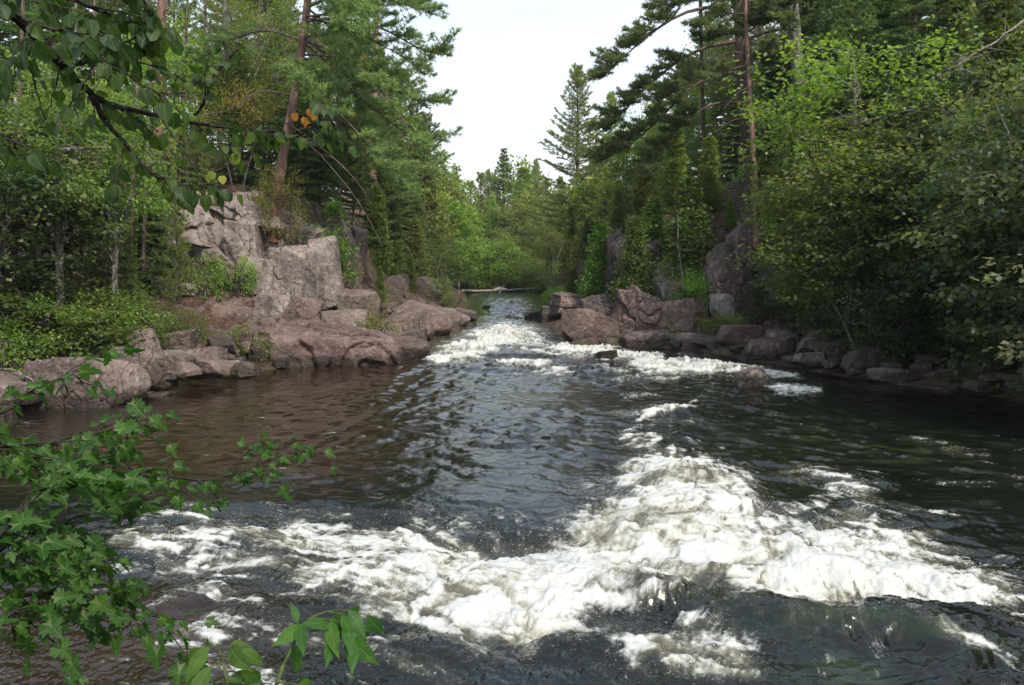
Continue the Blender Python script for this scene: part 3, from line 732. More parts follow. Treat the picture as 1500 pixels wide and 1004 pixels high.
rock(490,492,638,534,28.6,'rock_pink',39,'reddish tongue of ledge jutting into the foot of the rapid',depth=.55,n=105,cuts=9,soft=.1,rough=.09,tilt=(-8,7),name='rock_ledge',sink=.5)
rock(548,462,612,512,31.2,'rock_brown',40,'large brown block above the rapid behind the ledge tongue',depth=.9,n=66,boxy=.6)
rock(590,480,626,512,31.0,'rock_dark',41,'dark rounded block at the waterline beside the white rapid',depth=.9,n=54)
rock(600,462,636,500,33.0,'rock_brown',42,'dark pointed stone at the left edge of the rapid',depth=.9,n=54)
rock(560,440,668,484,34.0,'rock_brown',43,'long sloping brown slab running down to the upper rapid',depth=.7,n=90,tilt=(0,12),soft=.08,name='rock_slab',sink=.6)
rock(610,448,690,478,37.5,'rock_brown',44,'farthest brown slab reaching the lip of the rapid',depth=.8,n=75,tilt=(0,12),soft=.08,name='rock_slab',sink=.5)
rock(640,452,700,474,39.5,'rock_dark',45,'dark low rock at the very lip of the upper rapid',depth=.8,n=40,tilt=(0,8))
# dark overhang right of the cliff
rock(500,330,540,430,36.5,'rock_brown',46,'tall pale brown rock pillar beside the dark cleft',depth=1.0,n=75,boxy=.8,name='rock_pillar',tilt=(0,12))
rock(478,370,520,440,34.0,'rock_pink',47,'pink rock step between the cliff and the tall pillar',depth=.9,n=40)
rock(562,402,604,444,43,'rock_dark',48,'dark upright rock half hidden by the shrubs beyond the cliff',depth=.9,n=54)
rock(586,405,650,452,44,'rock_dark',49,'low dark outcrop under the bright shrubs',depth=.9,n=54)
# shore stones at the left
rock(46,524,214,604,19.2,'rock_brown',51,'big smooth brown boulder at the waterline, the largest on the left shore',depth=.7,n=105,cuts=9,soft=.14,rough=.06,tilt=(0,4))
rock(-60,545,48,600,19.0,'rock_brown',52,'flat rough rock at the left picture edge beside the big smooth boulder',depth=.8,n=69,sink=.4)
rock(-30,578,30,606,18.2,'rock_pink',53,'thin layered stones low at the water by the left picture edge',depth=.7,n=51,layers=18)
rock(-25,604,20,636,16.8,'rock_wet',54,'small dark wet stone in the water by the left picture edge',depth=.9,n=42)
rock(176,482,240,546,22.3,'rock_brown',55,'upright grey brown boulder behind the big smooth boulder',depth=.8,n=66)
rock(160,508,246,556,21.3,'rock_brown',56,'broad low stone between the smooth boulder and the small jumble',depth=.7,n=66,sink=.4)
rock(222,485,292,520,24.5,'rock_brown',57,'flat tilted slab above the jumble of angular stones',depth=.8,n=40,tilt=(0,-8))
rock(236,515,276,548,23.0,'rock_brown',58,'angular stone with a pale top in the left shore jumble',depth=.9,n=51)
rock(268,508,330,545,23.8,'rock_brown',59,'wide angular stone in the middle of the shore jumble',depth=.8,n=57)
rock(300,492,352,520,25.0,'rock_dark',60,'darker wedge shaped stone perched above the shore jumble',depth=.9,n=57)
rock(254,532,296,552,22.4,'rock_brown',61,'small pale stone at the very waterline of the jumble',depth=.9,n=45)
rock(292,528,348,550,23.2,'rock_brown',62,'low broken stone at the right end of the jumble',depth=.9,n=51)
rock(340,530,378,552,24.4,'rock_dark',63,'flat wet stone where the jumble meets the pink ledge',depth=.9,n=45)
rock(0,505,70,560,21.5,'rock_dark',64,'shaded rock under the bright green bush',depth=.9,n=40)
rock(400,520,422,540,26.4,'rock_dark',65,'small black round stone stuck at the foot of the ledge',depth=.9,n=36)
for k, (a, b, c_, d_, Y_) in enumerate([(215,528,238,550,22),(285,520,312,538,23.6),(330,512,352,530,25.2),(120,500,170,530,23),(196,470,226,492,25),(352,500,372,516,26.4),(20,560,60,590,18.8),(230,545,258,556,21.8)]):
    rock(a, b, c_, d_, Y_, 'rock_brown', 400+k, 'small angular brown stone filling a gap in the left shore jumble', n=36, name='stone', group='small stones of the left shore jumble')

# --- right bank
rock(818,452,905,503,32.4,'rock_pink',71,'blocky reddish rock at the river corner below the dark upright rock',depth=.9,n=84,boxy=.7,cuts=8)
rock(862,414,1030,510,32.4,'rock_pink',72,'huge triangular pinkish rock, the largest on the right bank',depth=.8,n=110,cuts=9,rough=.10,boxy=.2,taper=.62)
rock(900,424,968,470,33.2,'rock_pink',78,'peaked crest of rock behind the triangular one',depth=.9,n=66,boxy=0)
rock(905,486,985,512,31.3,'rock_dark',120,'low dark wet rock at the foot of the triangular one',depth=.8,n=50,sink=.6)
rock(975,488,1050,512,31.2,'rock_brown',121,'low flat rock between the triangular one and the thick rounded slab',depth=.8,n=50,sink=.6)
rock(960,434,1042,504,32.4,'rock_pink',73,'dark pink sloping rock right of the triangular one',depth=.8,n=90,tilt=(0,-12),boxy=.2)
rock(884,340,932,440,37.5,'rock_dark',74,'tall dark jagged rock face standing among the cedars',depth=1.0,n=90,boxy=.8,rough=.10,name='rock_pillar')
rock(920,350,965,450,37.0,'rock_dark',77,'second dark jagged rock column beside the tallest one',depth=1.0,n=75,boxy=.8,rough=.10,name='rock_pillar')
rock(840,430,912,470,36,'rock_dark',75,'sloping grey rock shelf behind the reddish corner rock',depth=.9,n=75,tilt=(0,-10),name='rock_slab',sink=.5)
rock(800,428,870,462,39,'rock_brown',76,'low jumble of pale flat rock above the right bank of the rapid',depth=.9,n=66,layers=6,sink=.4)
rock(788,448,832,474,40,'rock_dark',79,'dark wet rocks at the water by the upper rapid lip',depth=.9,n=40)
rock(768,455,800,470,42,'rock_dark',80,'low dark stone reaching into the river above the rapid',depth=.8,n=45)
rock(740,462,772,474,42,'rock_dark',81,'flat dark stone awash at the middle of the rapid lip',depth=.6,n=45,sink=.5)
rock(722,464,742,474,42.5,'rock_dark',82,'small dark stone awash at the rapid lip',depth=.6,n=36,sink=.5)
rock(708,470,724,478,41,'rock_wet',83,'tiny wet stone at the left of the rapid lip',depth=.6,n=36,sink=.5)
rock(706,447,718,453,52,'rock_wet',84,'tiny dark stone standing alone in the far calm water',depth=.8,n=36,sink=.5)
rock(955,380,1022,440,35.5,'rock_grey',85,'rounded grey boulder behind the thin pale birch',depth=.9,n=66)
rock(975,412,1000,438,34.4,'rock_dark',86,'small rounded dark boulder in front of the rounded grey one',depth=.9,n=42)
rock(1028,350,1104,458,33.4,'rock_dark',87,'tall dark grey block with pale streaks at the foot of the slim red pine',depth=.9,n=90,boxy=.8)
rock(1066,326,1132,392,33.4,'rock_brown',88,'upper grey boulder against the slim red pine',depth=.9,n=40)
rock(1108,345,1180,420,33,'rock_dark',89,'shaded dark boulder right of the slim red pine',depth=.9,n=66)
rock(1130,380,1225,460,31.5,'rock_dark',90,'dark square boulder mostly hidden by the shrubs',depth=.8,n=66,boxy=.7)
rock(1038,430,1075,470,32,'rock_grey',91,'small grey block beneath the tall streaked one',depth=.9,n=51)
# right waterline stones
rock(1046,476,1122,508,30.0,'rock_brown',101,'thick rounded slab on the right waterline below the shrubs',depth=.7,n=66,soft=.1)
rock(1010,492,1062,510,30.5,'rock_dark',102,'thin dark flat rock beside the thick rounded slab',depth=.7,n=51)
rock(1080,494,1170,530,27.6,'rock_brown',103,'large wedge shaped brown rock on the right waterline',depth=.7,n=75)
rock(1120,484,1170,510,28.6,'rock_brown',104,'rock lying on top behind the wedge shaped one',depth=.8,n=54)
rock(1164,484,1222,518,26.8,'rock_brown',105,'tilted rock leaning towards the wedge shaped one',depth=.8,n=40,tilt=(0,-14))
rock(1160,516,1206,534,25.8,'rock_grey',106,'small pale flat stone at the water in front of the tilted rock',depth=.8,n=45)
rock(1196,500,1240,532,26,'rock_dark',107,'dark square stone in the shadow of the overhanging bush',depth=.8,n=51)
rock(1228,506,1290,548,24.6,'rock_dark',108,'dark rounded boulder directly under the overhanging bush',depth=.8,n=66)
rock(1266,541,1325,564,23.4,'rock_brown',109,'smooth egg shaped stone standing in the dark right water',depth=.8,n=54,soft=.12)
rock(1310,550,1362,566,23.2,'rock_brown',110,'low stone touching the smooth egg shaped one',depth=.8,n=48)
rock(1330,532,1372,552,23.8,'rock_dark',111,'small shaded stone behind the low pair in the right water',depth=.8,n=45)
rock(1416,518,1500,552,23.4,'rock_dark',112,'long dark rock near the right picture edge, highest of that cluster',depth=.6,n=66)
rock(1436,550,1500,570,21.6,'rock_brown',113,'middle flat stone of the cluster at the right picture edge',depth=.7,n=54)
rock(1412,560,1456,576,21.2,'rock_brown',114,'small flat stone of the cluster at the right picture edge',depth=.7,n=45)
rock(1476,562,1540,590,20.2,'rock_brown',115,'lowest and nearest stone cut by the right picture edge',depth=.7,n=54,soft=.1)
rock(1500,530,1600,580,21.5,'rock_dark',116,'big dark rock just past the right picture edge',depth=.7,n=54)
rock(1074,541,1130,576,22.6,'rock_brown',117,'pointed brown boulder with a dark left face standing alone in the current',depth=.8,n=66,boxy=0,cuts=8)
rock(870,512,907,540,28.4,'rock_wet',118,'mossy olive boulder standing in the white rapid',depth=.8,n=54)
rock(925,538,956,549,27.2,'rock_wet',119,'nearly submerged dark boulder below the mossy one',depth=.8,n=45)
for k, (a, b, c_, d_, Y_) in enumerate([(1146,522,1170,534,26.4),(1205,528,1232,540,25),(1290,530,1320,545,24.2),(1372,540,1400,556,23),(1240,540,1262,552,24),(1384,556,1408,566,22.6),(1066,508,1084,516,29),(1340,520,1380,536,24.4),(1250,520,1330,545,25.5)]):
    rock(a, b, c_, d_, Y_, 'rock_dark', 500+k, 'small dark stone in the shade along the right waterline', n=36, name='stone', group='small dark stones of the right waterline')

# small stones strewn over both banks
def strew():
    rng = np.random.default_rng(12); ms = []
    for k in range(8):
        for m in ('rock_brown', 'rock_dark'):
            v, q = rock_shape((1, .8, .6), 900+k, n=18); ms.append((m, new_mesh('stone', v, [q], M[m], smooth=True)))
    k = 0
    while k < 110:
        L = rng.random() < .5
        y = rng.uniform(19.5, 40); e = rng.uniform(-.3, 3.0)
        x = (np.interp(y, LY, LX)-e) if L else (np.interp(y, RY, RX)+e)
        px, _ = project(x, y, 0)
        if not -40 < px < 1540: continue
        k += 1
        m, me = ms[rng.integers(0, 16)] if L else ms[rng.integers(0, 8)*2+1]
        o = link('stone', me, loc=(x, y, tz(x, y)+.03), rot=(rng.normal()*.3, rng.normal()*.3, rng.uniform(0, 6)))
        o.scale = [float(rng.uniform(.18, .6))]*3; o['wl'] = float(wz(y))+.04
        side = 'left' if L else 'right'; col = 'brown' if m == 'rock_brown' else 'dark'
        tag(o, 'loose '+col+' stone strewn among the bigger rocks of the '+side+' bank', 'rock', 'loose '+col+' stones on the '+side+' bank')
strew()
# ---------------------------------------------------------------- tree makers: each gives (wood mesh, crown mesh)
def arc(p0, az, el, L, droop, n=7, wig=.03, rng=None):
    """a limb leaving p0; droop bends it down (+) or up (-) towards its tip"""
    t = np.linspace(0, 1, n)
    e = el-droop*t
    ds = L/(n-1)
    st = np.stack([np.cos(az)*np.cos(e), np.sin(az)*np.cos(e), np.sin(e)], 1)*ds
    p = np.concatenate([[p0], p0+np.cumsum(st[:-1], 0)])
    if rng is not None: p[1:] += np.cumsum(rng.normal(size=(n-1, 3))*wig*L/n, 0)
    return p

def tufts(A, pos, dr, rng, k, length, width, cone=.7, ball=0.0, r0=.45, rs=.18):
    """k needle blades fanned round each position"""
    n = len(pos)
    if n == 0: return
    pr = np.repeat(pos, k, 0); d = np.repeat(dr/np.linalg.norm(dr, axis=1)[:, None], k, 0)
    d = d*(1-ball)+rng.normal(size=(n*k, 3))*cone
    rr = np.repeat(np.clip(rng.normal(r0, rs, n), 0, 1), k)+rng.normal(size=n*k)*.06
    pr = pr+rng.normal(size=pr.shape)*length*.10
    A.leaves(NEEDLE, pr, d, rdir(n*k, rng), rng.uniform(.65, 1.1, n*k)*length, np.clip(rr, 0, 1), width=width/length)

def branch_foliage(W, A, path, rb, rng, st=.25, twig=.5, step=.22, tl=.5, blades=8, nl=.12, nw=.014, cone=.7, ball=0., flat=.35, tstep=.09, up=.25, r0=.45, wood=True):
    """side twigs with needle tufts along the outer part of a limb"""
    L = np.linalg.norm(np.diff(path, axis=0), axis=1); cum = np.concatenate([[0], np.cumsum(L)]); T = cum[-1]
    s = st*T; side = 1; P_, D_ = [], []
    while s < T:
        f = s/T; p = np.array([np.interp(s, cum, path[:, k]) for k in range(3)])
        q = np.array([np.interp(min(s+.05, T), cum, path[:, k]) for k in range(3)])-np.array([np.interp(max(s-.05, 0), cum, path[:, k]) for k in range(3)])
        q /= np.linalg.norm(q)+1e-9
        lat = np.cross(q, [0, 0, 1.]); lat /= np.linalg.norm(lat)+1e-9
        l = twig*(1.15-.75*f)*rng.uniform(.6, 1.15)*min(1, T)
        d = q*rng.uniform(.5, .9)+lat*side*rng.uniform(.6, 1)+np.array([0, 0, up+rng.normal()*flat]); d /= np.linalg.norm(d)
        n = max(2, int(l/tstep)); tt = np.linspace(.2, 1, n)[:, None]
        pts = p+d*l*tt+np.array([0, 0, -.10])*l*tt**2
        P_.append(pts); D_.append(np.repeat(d[None], n, 0))
        if wood and l > .22: W.tube([p, p+d*l*.5, p+d*l], [.008+.006*(1-f), .006, .003], 3)
        side = -side; s += step*rng.uniform(.6, 1.3)
    e = path[-1]-path[-2]; e /= np.linalg.norm(e)+1e-9
    P_.append(path[-1][None]+e*np.linspace(-.15, .08, 4)[:, None]*min(T, 1)); D_.append(np.repeat(e[None], 4, 0))
    tufts(A, np.concatenate(P_), np.concatenate(D_), rng, blades, nl, nw, cone, ball, r0)

def gen_conifer(seed, H, R, lo=.15, whorl=.55, per=5, r_trunk=.16, el0=0., el1=.9, droop=.2, prof=.8, barkm='bark', leafm='pine_n', twig=.55, step=.22, blades=8, nl=.12, nw=.014, cone=.7, ball=0., gap=0.0, flat=.3, dead=4, lean=0., shape='cone', up=.25, st=.22, tstep=.1):
    rng = np.random.default_rng(seed); W, A = Acc(), Acc()
    n = 14; t = np.linspace(0, 1, n)
    tr = np.stack([lean*H*t**1.5+np.cumsum(rng.normal(size=n))*.012*H/n, np.cumsum(rng.normal(size=n))*.012*H/n, H*t-.4*(t == 0)], 1)
    W.tube(tr, r_trunk*(1-t)**.8+.012+r_trunk*.35*(t < .02), 9, wob=.18, seed=seed)
    h = lo*H; az = rng.uniform(0, 6)
    for k in range(dead):
        hh = rng.uniform(.08, max(lo, .12))*H; a = rng.uniform(0, 6.28); p0 = np.array([np.interp(hh/H, t, tr[:, j]) for j in range(3)])
        W.tube(arc(p0, a, rng.uniform(-.2, .3), R*rng.uniform(.3, .6), rng.uniform(0, .5), 5, .2, rng), np.linspace(.018, .004, 5), 3)
    while h < H*.985:
        f = (h-lo*H)/(H*(1-lo)); p0 = np.array([np.interp(h/H, t, tr[:, j]) for j in range(3)])
        if shape == 'cone': rad = R*(1-f)**prof*(.35+.65*min(1, f*6+.45))
        elif shape == 'dome': rad = R*math.sqrt(max(0.03, 1-(f*1.0)**2.2))*(.5+.5*min(1, f*4))
        else: rad = R*(1-f**1.6)*(.65+.35*min(1, f*3))
        m = max(2, int(round(per*rng.uniform(.75, 1.2))))
        for b in range(m):
            if rng.random() < gap: continue
            az += 6.283/m+rng.normal()*.25
            L = max(.18, rad*rng.uniform(.7, 1.12)); el = el0+(el1-el0)*f+rng.normal()*.08
            pa = arc(p0+np.array([0, 0, rng.normal()*.06]), az, el, L, droop*rng.uniform(.6, 1.3), 7, .06, rng)
            W.tube(pa, np.linspace(.010+.012*L, .004, 7), 4)
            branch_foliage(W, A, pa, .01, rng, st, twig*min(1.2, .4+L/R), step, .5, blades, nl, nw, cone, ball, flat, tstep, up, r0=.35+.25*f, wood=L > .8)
        h += whorl*rng.uniform(.8, 1.2)*(1.0 if f < .8 else .6)
    return W.mesh(leafm+'_wood', M[barkm], True), A.mesh(leafm+'_crown', M[leafm])

def leaf_spray(A, c, d, rad, n, size, rng, tmpl=LEAF, flatness=.3, r0=.5, rs=.2):
    """a flattish spray of leaves spreading from c towards d"""
    d = d/(np.linalg.norm(d)+1e-9)
    lat = np.cross(d, [0, 0, 1.]); lat /= np.linalg.norm(lat)+1e-9; upv = np.cross(lat, d)
    a = rng.uniform(-.3, 1.0, n)*rad; b = rng.normal(size=n)*rad*.48*(1.1-.4*np.clip(a/rad, 0, 1)); u = rng.normal(size=n)*rad*flatness
    pos = c+a[:, None]*d+b[:, None]*lat+u[:, None]*upv
    dr = d*.5+lat*np.sign(b)[:, None]*rng.uniform(.1, 1, n)[:, None]+rng.normal(size=(n, 3))*.45; dr[:, 2] -= .25
    nr = rng.normal(size=(n, 3))*.42+np.array([0, 0, 1.])
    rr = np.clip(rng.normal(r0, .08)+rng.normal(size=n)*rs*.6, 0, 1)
    A.leaves(tmpl, pos, dr, nr, rng.uniform(.65, 1.15, n)*size, rr)

def gen_decid(seed, H, crown_c, crown_r, limbs=9, sprays=160, per=70, size=.085, srad=.5, r_trunk=.1, barkm='greybark', leafm='maple_l', tmpl=LEAF, lo=.25, lean=(0, 0), stems=1, flatness=.28, shell=.45, up=.15, width=None):
    rng = np.random.default_rng(seed); W, A = Acc(), Acc()
    cc = np.array(crown_c, float); cr = np.array(crown_r, float)
    sk = []
    for s_ in range(stems):
        n = 10; t = np.linspace(0, 1, n); off = rng.normal(size=2)*.15*(stems > 1); tip = cc[:2]+rng.normal(size=2)*cr[:2]*(.55 if stems > 1 else .1)
        hh = (cc[2]+cr[2]*(.75 if stems == 1 else rng.uniform(.2, .8)))
        tr = np.stack([off[0]+(tip[0]-off[0])*t**1.3, off[1]+(tip[1]-off[1])*t**1.3, hh*t-.3*(t == 0)], 1)
        tr[1:] += np.cumsum(rng.normal(size=(n-1, 3))*.02*H/n, 0)
        W.tube(tr, r_trunk/math.sqrt(stems)*(1-t)**.75+.008, 8, wob=.15, seed=seed); sk.append(tr[3:])
        for k in range(limbs//stems):
            f = rng.uniform(lo, .92); p0 = np.array([np.interp(f, t, tr[:, j]) for j in range(3)])
            d = rdir(1, rng)[0]; tgt = cc+d*cr*rng.uniform(.55, .9); tgt[2] = max(tgt[2], p0[2]+.1)
            mid = (p0+tgt)/2+rng.normal(size=3)*.08*H/4+np.array([0, 0, .08*H/4]); u = np.linspace(0, 1, 7)[:, None]
            pa = p0*(1-u)**2+2*mid*u*(1-u)+tgt*u**2
            W.tube(pa, np.linspace(r_trunk*.38/math.sqrt(stems)+.006, .006, 7), 5); sk.append(pa[1:])
    skp = np.concatenate(sk)
    nseed = rng.uniform(0, 40)
    for k in range(sprays):
        for _ in range(12):
            d = rdir(1, rng)[0]; r = rng.uniform(shell**2, 1)**.5; c = cc+d*cr*r
            if noise3(np.array([c*1.1/max(.6, cr.mean()*.4)+nseed]), seed)[0] > -.25: break
        j = np.argmin(np.linalg.norm(skp-c, axis=1)+.25*np.maximum(0, skp[:, 2]-c[2])); a = skp[j]
        if k % 2 == 0: W.tube([a, (a+c)/2+[0, 0, .06], c], [.012, .008, .003], 3)
        od = (c-a)/(np.linalg.norm(c-a)+1e-9)+np.array([d[0], d[1], up])*.6
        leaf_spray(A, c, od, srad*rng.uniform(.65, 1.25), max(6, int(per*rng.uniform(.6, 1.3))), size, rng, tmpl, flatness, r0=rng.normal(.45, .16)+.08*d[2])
    return W.mesh(leafm+'_wood', M[barkm], True), A.mesh(leafm+'_leaves', M[leafm])

def gen_cedar(seed, H, R, lo=.03, n=330, size=.17, per=26, leafm='cedar_n', r_trunk=.13, prof=.75, rbase=.5):
    """arborvitae: dense upswept sprays in a ragged cone"""
    rng = np.random.default_rng(seed); W, A = Acc(), Acc()
    t = np.linspace(0, 1, 10); tr = np.stack([np.cumsum(rng.normal(size=10))*.01*H/3, np.cumsum(rng.normal(size=10))*.01*H/3, H*t-.3*(t == 0)], 1)
    W.tube(tr, r_trunk*(1-t)**.8+.01, 8, wob=.15, seed=seed)
    for k in range(n):
        f = rng.uniform(0, 1)**1.15; h = (lo+(1-lo)*f)*H
        az = rng.uniform(0, 6.283)
        lump = .75+.45*noise2(np.array([az*1.1+seed]), np.array([h*.55]), seed)[0]
        rad = R*((1-f)**prof*.95+.05)*(rbase+(1-rbase)*min(1, f*4+.2))*lump*rng.uniform(.55, 1.05)
        p0 = np.array([np.interp(h/H, t, tr[:, j]) for j in range(3)])-[0, 0, .25*rad]
        el = rng.uniform(-.1, .45); pa = arc(p0, az, el, rad+.1, -.35, 5, .05, rng)
        if k % 3 == 0: W.tube(pa, np.linspace(.014, .004, 5), 3)
        m = max(4, int(per*rng.uniform(.6, 1.3)))
        u = rng.uniform(.35, 1.05, m); pos = np.stack([np.interp(u, np.linspace(0, 1, 5), pa[:, j]) for j in range(3)], 1)
        sp = .12+.22*(1-f)
        d0 = np.array([math.cos(az), math.sin(az), .1])
        pos = pos+rng.normal(size=(m, 3))*[sp, sp, sp*.55]
        dr = d0*.9+rng.normal(size=(m, 3))*.45; dr[:, 2] -= .15
        nr = rng.normal(size=(m, 3))*.8+np.array([0, 0, .6])
        A.leaves(FROND, pos, dr, nr, rng.uniform(.7, 1.2, m)*size, np.clip(rng.normal(.45, .1)+rng.normal(size=m)*.14, 0, 1))
    return W.mesh('cedar_wood', M['bark'], True), A.mesh('cedar_crown', M[leafm])

KIND = {}
KIND['wpineA'] = gen_conifer(1, 20, 4.6, lo=.22, whorl=.62, per=6, r_trunk=.2, el0=.0, el1=1.0, droop=-.25, prof=.72, twig=.75, step=.22, blades=11, nl=.25, nw=.055, gap=.12, flat=.12, up=.12)
KIND['wpineB'] = gen_conifer(2, 17, 4.2, lo=.18, whorl=.55, per=6, r_trunk=.19, el0=.0, el1=.8, droop=-.1, shape='dome', twig=.8, step=.22, blades=12, nl=.25, nw=.055, gap=.2, flat=.15)
KIND['wpineL'] = gen_conifer(22, 20, 4.2, lo=.2, whorl=.62, per=6, r_trunk=.17, el0=-.02, el1=1.05, droop=-.3, prof=.62, twig=.7, step=.22, blades=10, nl=.24, nw=.045, gap=.15, flat=.1, up=.1, leafm='feather_n')
KIND['wpineS'] = gen_conifer(3, 7, 2.3, lo=.08, whorl=.5, per=5, r_trunk=.08, el0=.05, el1=.9, droop=-.1, prof=.8, twig=.6, step=.2, blades=9, nl=.2, nw=.045, leafm='lite_n')
KIND['spruceA'] = gen_conifer(4, 13, 2.4, lo=.06, whorl=.36, per=7, r_trunk=.16, el0=-.25, el1=.45, droop=-.25, prof=.85, twig=.5, step=.17, blades=7, nl=.17, nw=.05, leafm='spruce_n', flat=.2, up=-.05, dead=6, barkm='bark')
KIND['spruceB'] = gen_conifer(5, 9, 2.2, lo=.05, whorl=.33, per=6, r_trunk=.12, el0=-.2, el1=.5, droop=-.2, prof=.9, twig=.45, step=.17, blades=7, nl=.16, nw=.045, leafm='spruce_n', flat=.2, up=-.05, gap=.08)
KIND['rpineA'] = gen_conifer(6, 18, 3.6, lo=.42, whorl=.6, per=4, r_trunk=.2, el0=-.15, el1=.8, droop=-.35, shape='dome', twig=.55, step=.26, blades=11, nl=.2, nw=.035, cone=.9, ball=.35, leafm='redpine_n', barkm='redbark', gap=.15, st=.4, tstep=.16, dead=14)
KIND['cedarA'] = gen_cedar(7, 8.5, 1.7, n=430, per=30)
KIND['cedarB'] = gen_cedar(8, 5.5, 1.5, n=330, per=28)
KIND['cedarL'] = gen_cedar(9, 7.5, 1.7, n=420, per=30, leafm='lite_n')
KIND['hemlock'] = gen_conifer(10, 14, 3.6, lo=.05, whorl=.36, per=7, r_trunk=.17, el0=-.1, el1=.5, droop=.35, prof=.6, twig=.85, step=.17, blades=11, nl=.17, nw=.05, cone=.6, leafm='spruce_n', flat=.12, up=-.1, gap=.05)
KIND['mapleA'] = gen_decid(11, 9, (0, 0, 5.6), (2.6, 2.6, 3.2), sprays=280, per=60, size=.12, srad=.62, leafm='maple_l')
KIND['mapleB'] = gen_decid(12, 5.5, (.2, 0, 3.3), (1.8, 1.8, 2.0), sprays=170, per=60, size=.10, srad=.5, leafm='maple_l', stems=2, limbs=8)
KIND['birchA'] = gen_decid(13, 8, (.2, 0, 5.0), (2.0, 2.0, 2.9), sprays=230, per=60, size=.085, srad=.5, leafm='birch_l', barkm='birchbark', stems=2, limbs=10)
KIND['birchB'] = gen_decid(14, 4.5, (0, 0, 2.4), (1.5, 1.5, 2.0), sprays=150, per=60, size=.08, srad=.42, leafm='birch_l', stems=4, limbs=8)
KIND['darkA'] = gen_decid(15, 6, (0, 0, 3.2), (2.3, 2.3, 2.6), sprays=190, per=62, size=.125, srad=.55, leafm='dark_l', stems=4, limbs=16, shell=.45, flatness=.15, lo=.12)
KIND['darkC'] = gen_decid(33, 6, (0, 0, 3.3), (2.3, 2.3, 2.5), sprays=150, per=60, size=.125, srad=.58, leafm='maple_l', stems=4, limbs=16, shell=.5, flatness=.13, lo=.12)
KIND['darkB'] = gen_decid(16, 3.2, (0, 0, 1.5), (1.5, 1.5, 1.35), sprays=110, per=52, size=.10, srad=.42, flatness=.16, leafm='dark_l', stems=5, limbs=10, shell=.4)
KIND['bushA'] = gen_decid(17, 1.6, (0, 0, .75), (1.05, 1.05, .75), sprays=120, per=40, size=.07, srad=.28, leafm='bush_l', stems=6, limbs=12, barkm='twig', r_trunk=.05, shell=.3)
KIND['bushB'] = gen_decid(18, 1.1, (0, 0, .5), (.7, .7, .5), sprays=60, per=34, size=.06, srad=.22, leafm='birch_l', stems=5, limbs=10, barkm='twig', r_trunk=.04, shell=.2)
KIND['bushY'] = gen_decid(19, 1.6, (0, 0, .95), (.75, .75, .7), sprays=60, per=26, size=.065, srad=.28, leafm='yellow_l', stems=3, limbs=8, barkm='twig', r_trunk=.03, shell=.2)
KIND['saplY'] = gen_decid(20, 4.0, (0, 0, 2.9), (1.3, 1.3, 1.2), sprays=100, per=46, size=.075, srad=.42, leafm='yellow_l', stems=2, limbs=8, barkm='twig', r_trunk=.05)
KIND['mapleL'] = gen_decid(21, 5.5, (0, 0, 3.8), (1.9, 1.9, 1.5), sprays=120, per=50, size=.10, srad=.5, leafm='bush_l', barkm='greybark', limbs=9, flatness=.16)
KIND['mapleF'] = gen_decid(31, 9, (0, 0, 5.4), (2.7, 2.7, 3.5), sprays=240, per=24, size=.30, srad=.75, leafm='birch_l', lo=.15, shell=.6, flatness=.2)
KIND['birchF'] = gen_decid(32, 8, (0, 0, 4.7), (1.9, 1.9, 3.2), sprays=200, per=22, size=.26, srad=.65, leafm='lite_n', barkm='birchbark', lo=.1, shell=.6, flatness=.2)
KH = dict(darkC=5.7, mapleF=8.8, birchF=7.8, wpineL=20, wpineA=20, wpineB=17, wpineS=7, spruceA=13, spruceB=9, rpineA=18, cedarA=8.5, cedarB=5.5, cedarL=7.5, hemlock=14, mapleA=8.8, mapleB=5.3, birchA=7.9, birchB=4.4, darkA=5.8, darkB=2.85, bushA=1.5, bushB=1.0, bushY=1.65, saplY=4.1, mapleL=5.3)
NAMES = dict(darkC='alder_shrub', mapleF='maple_tree', birchF='birch_tree', wpineL='pine_tree', wpineA='pine_tree', wpineB='pine_tree', wpineS='pine_sapling', spruceA='spruce_tree', spruceB='spruce_tree', rpineA='red_pine_tree', cedarA='cedar_tree', cedarB='cedar_tree', cedarL='cedar_tree', hemlock='hemlock_tree', mapleA='maple_tree', mapleB='maple_sapling', birchA='birch_tree', birchB='birch_sapling', darkA='alder_shrub', darkB='alder_shrub', bushA='leafy_bush', bushB='leafy_bush', bushY='yellowing_bush', saplY='yellowing_sapling', mapleL='maple_sapling')
CATS = {'tree': 'tree', 'sapling': 'sapling', 'shrub': 'shrub', 'bush': 'bush'}

_rt = np.random.default_rng(77)
def tree(kind, x, y, top=None, h=None, label='', group=None, wide=1.0, z=None, rz=None, px=True):
    """x is a picture column when px; top the picture row its tip reaches"""
    if px: x = (x-750)/F*y
    if z is None: z = tz(x, y)
    if h is None:
        a = P(750, top, y); h = max(.5, a[2]-z)
    s = h/KH[kind]
    nm = NAMES[kind]
    t = thing(nm, (x, y, z-.05), label, CATS[nm.split('_')[-1]], group, _rt.uniform(0, 6.28) if rz is None else rz, (s*wide, s*wide, s))
    W, A = KIND[kind]
    low = nm.split('_')[-1] in ('bush', 'shrub')
    link('stems' if low else 'trunk', W, t); link('leaves' if kind[:3] in ('map','bir','dar','bus','sap') else 'crown', A, t)
    return t
KW = dict(w='pines', s='spruces', c='cedars', m='maples', b='birches', h='hemlocks', d='shrubs')
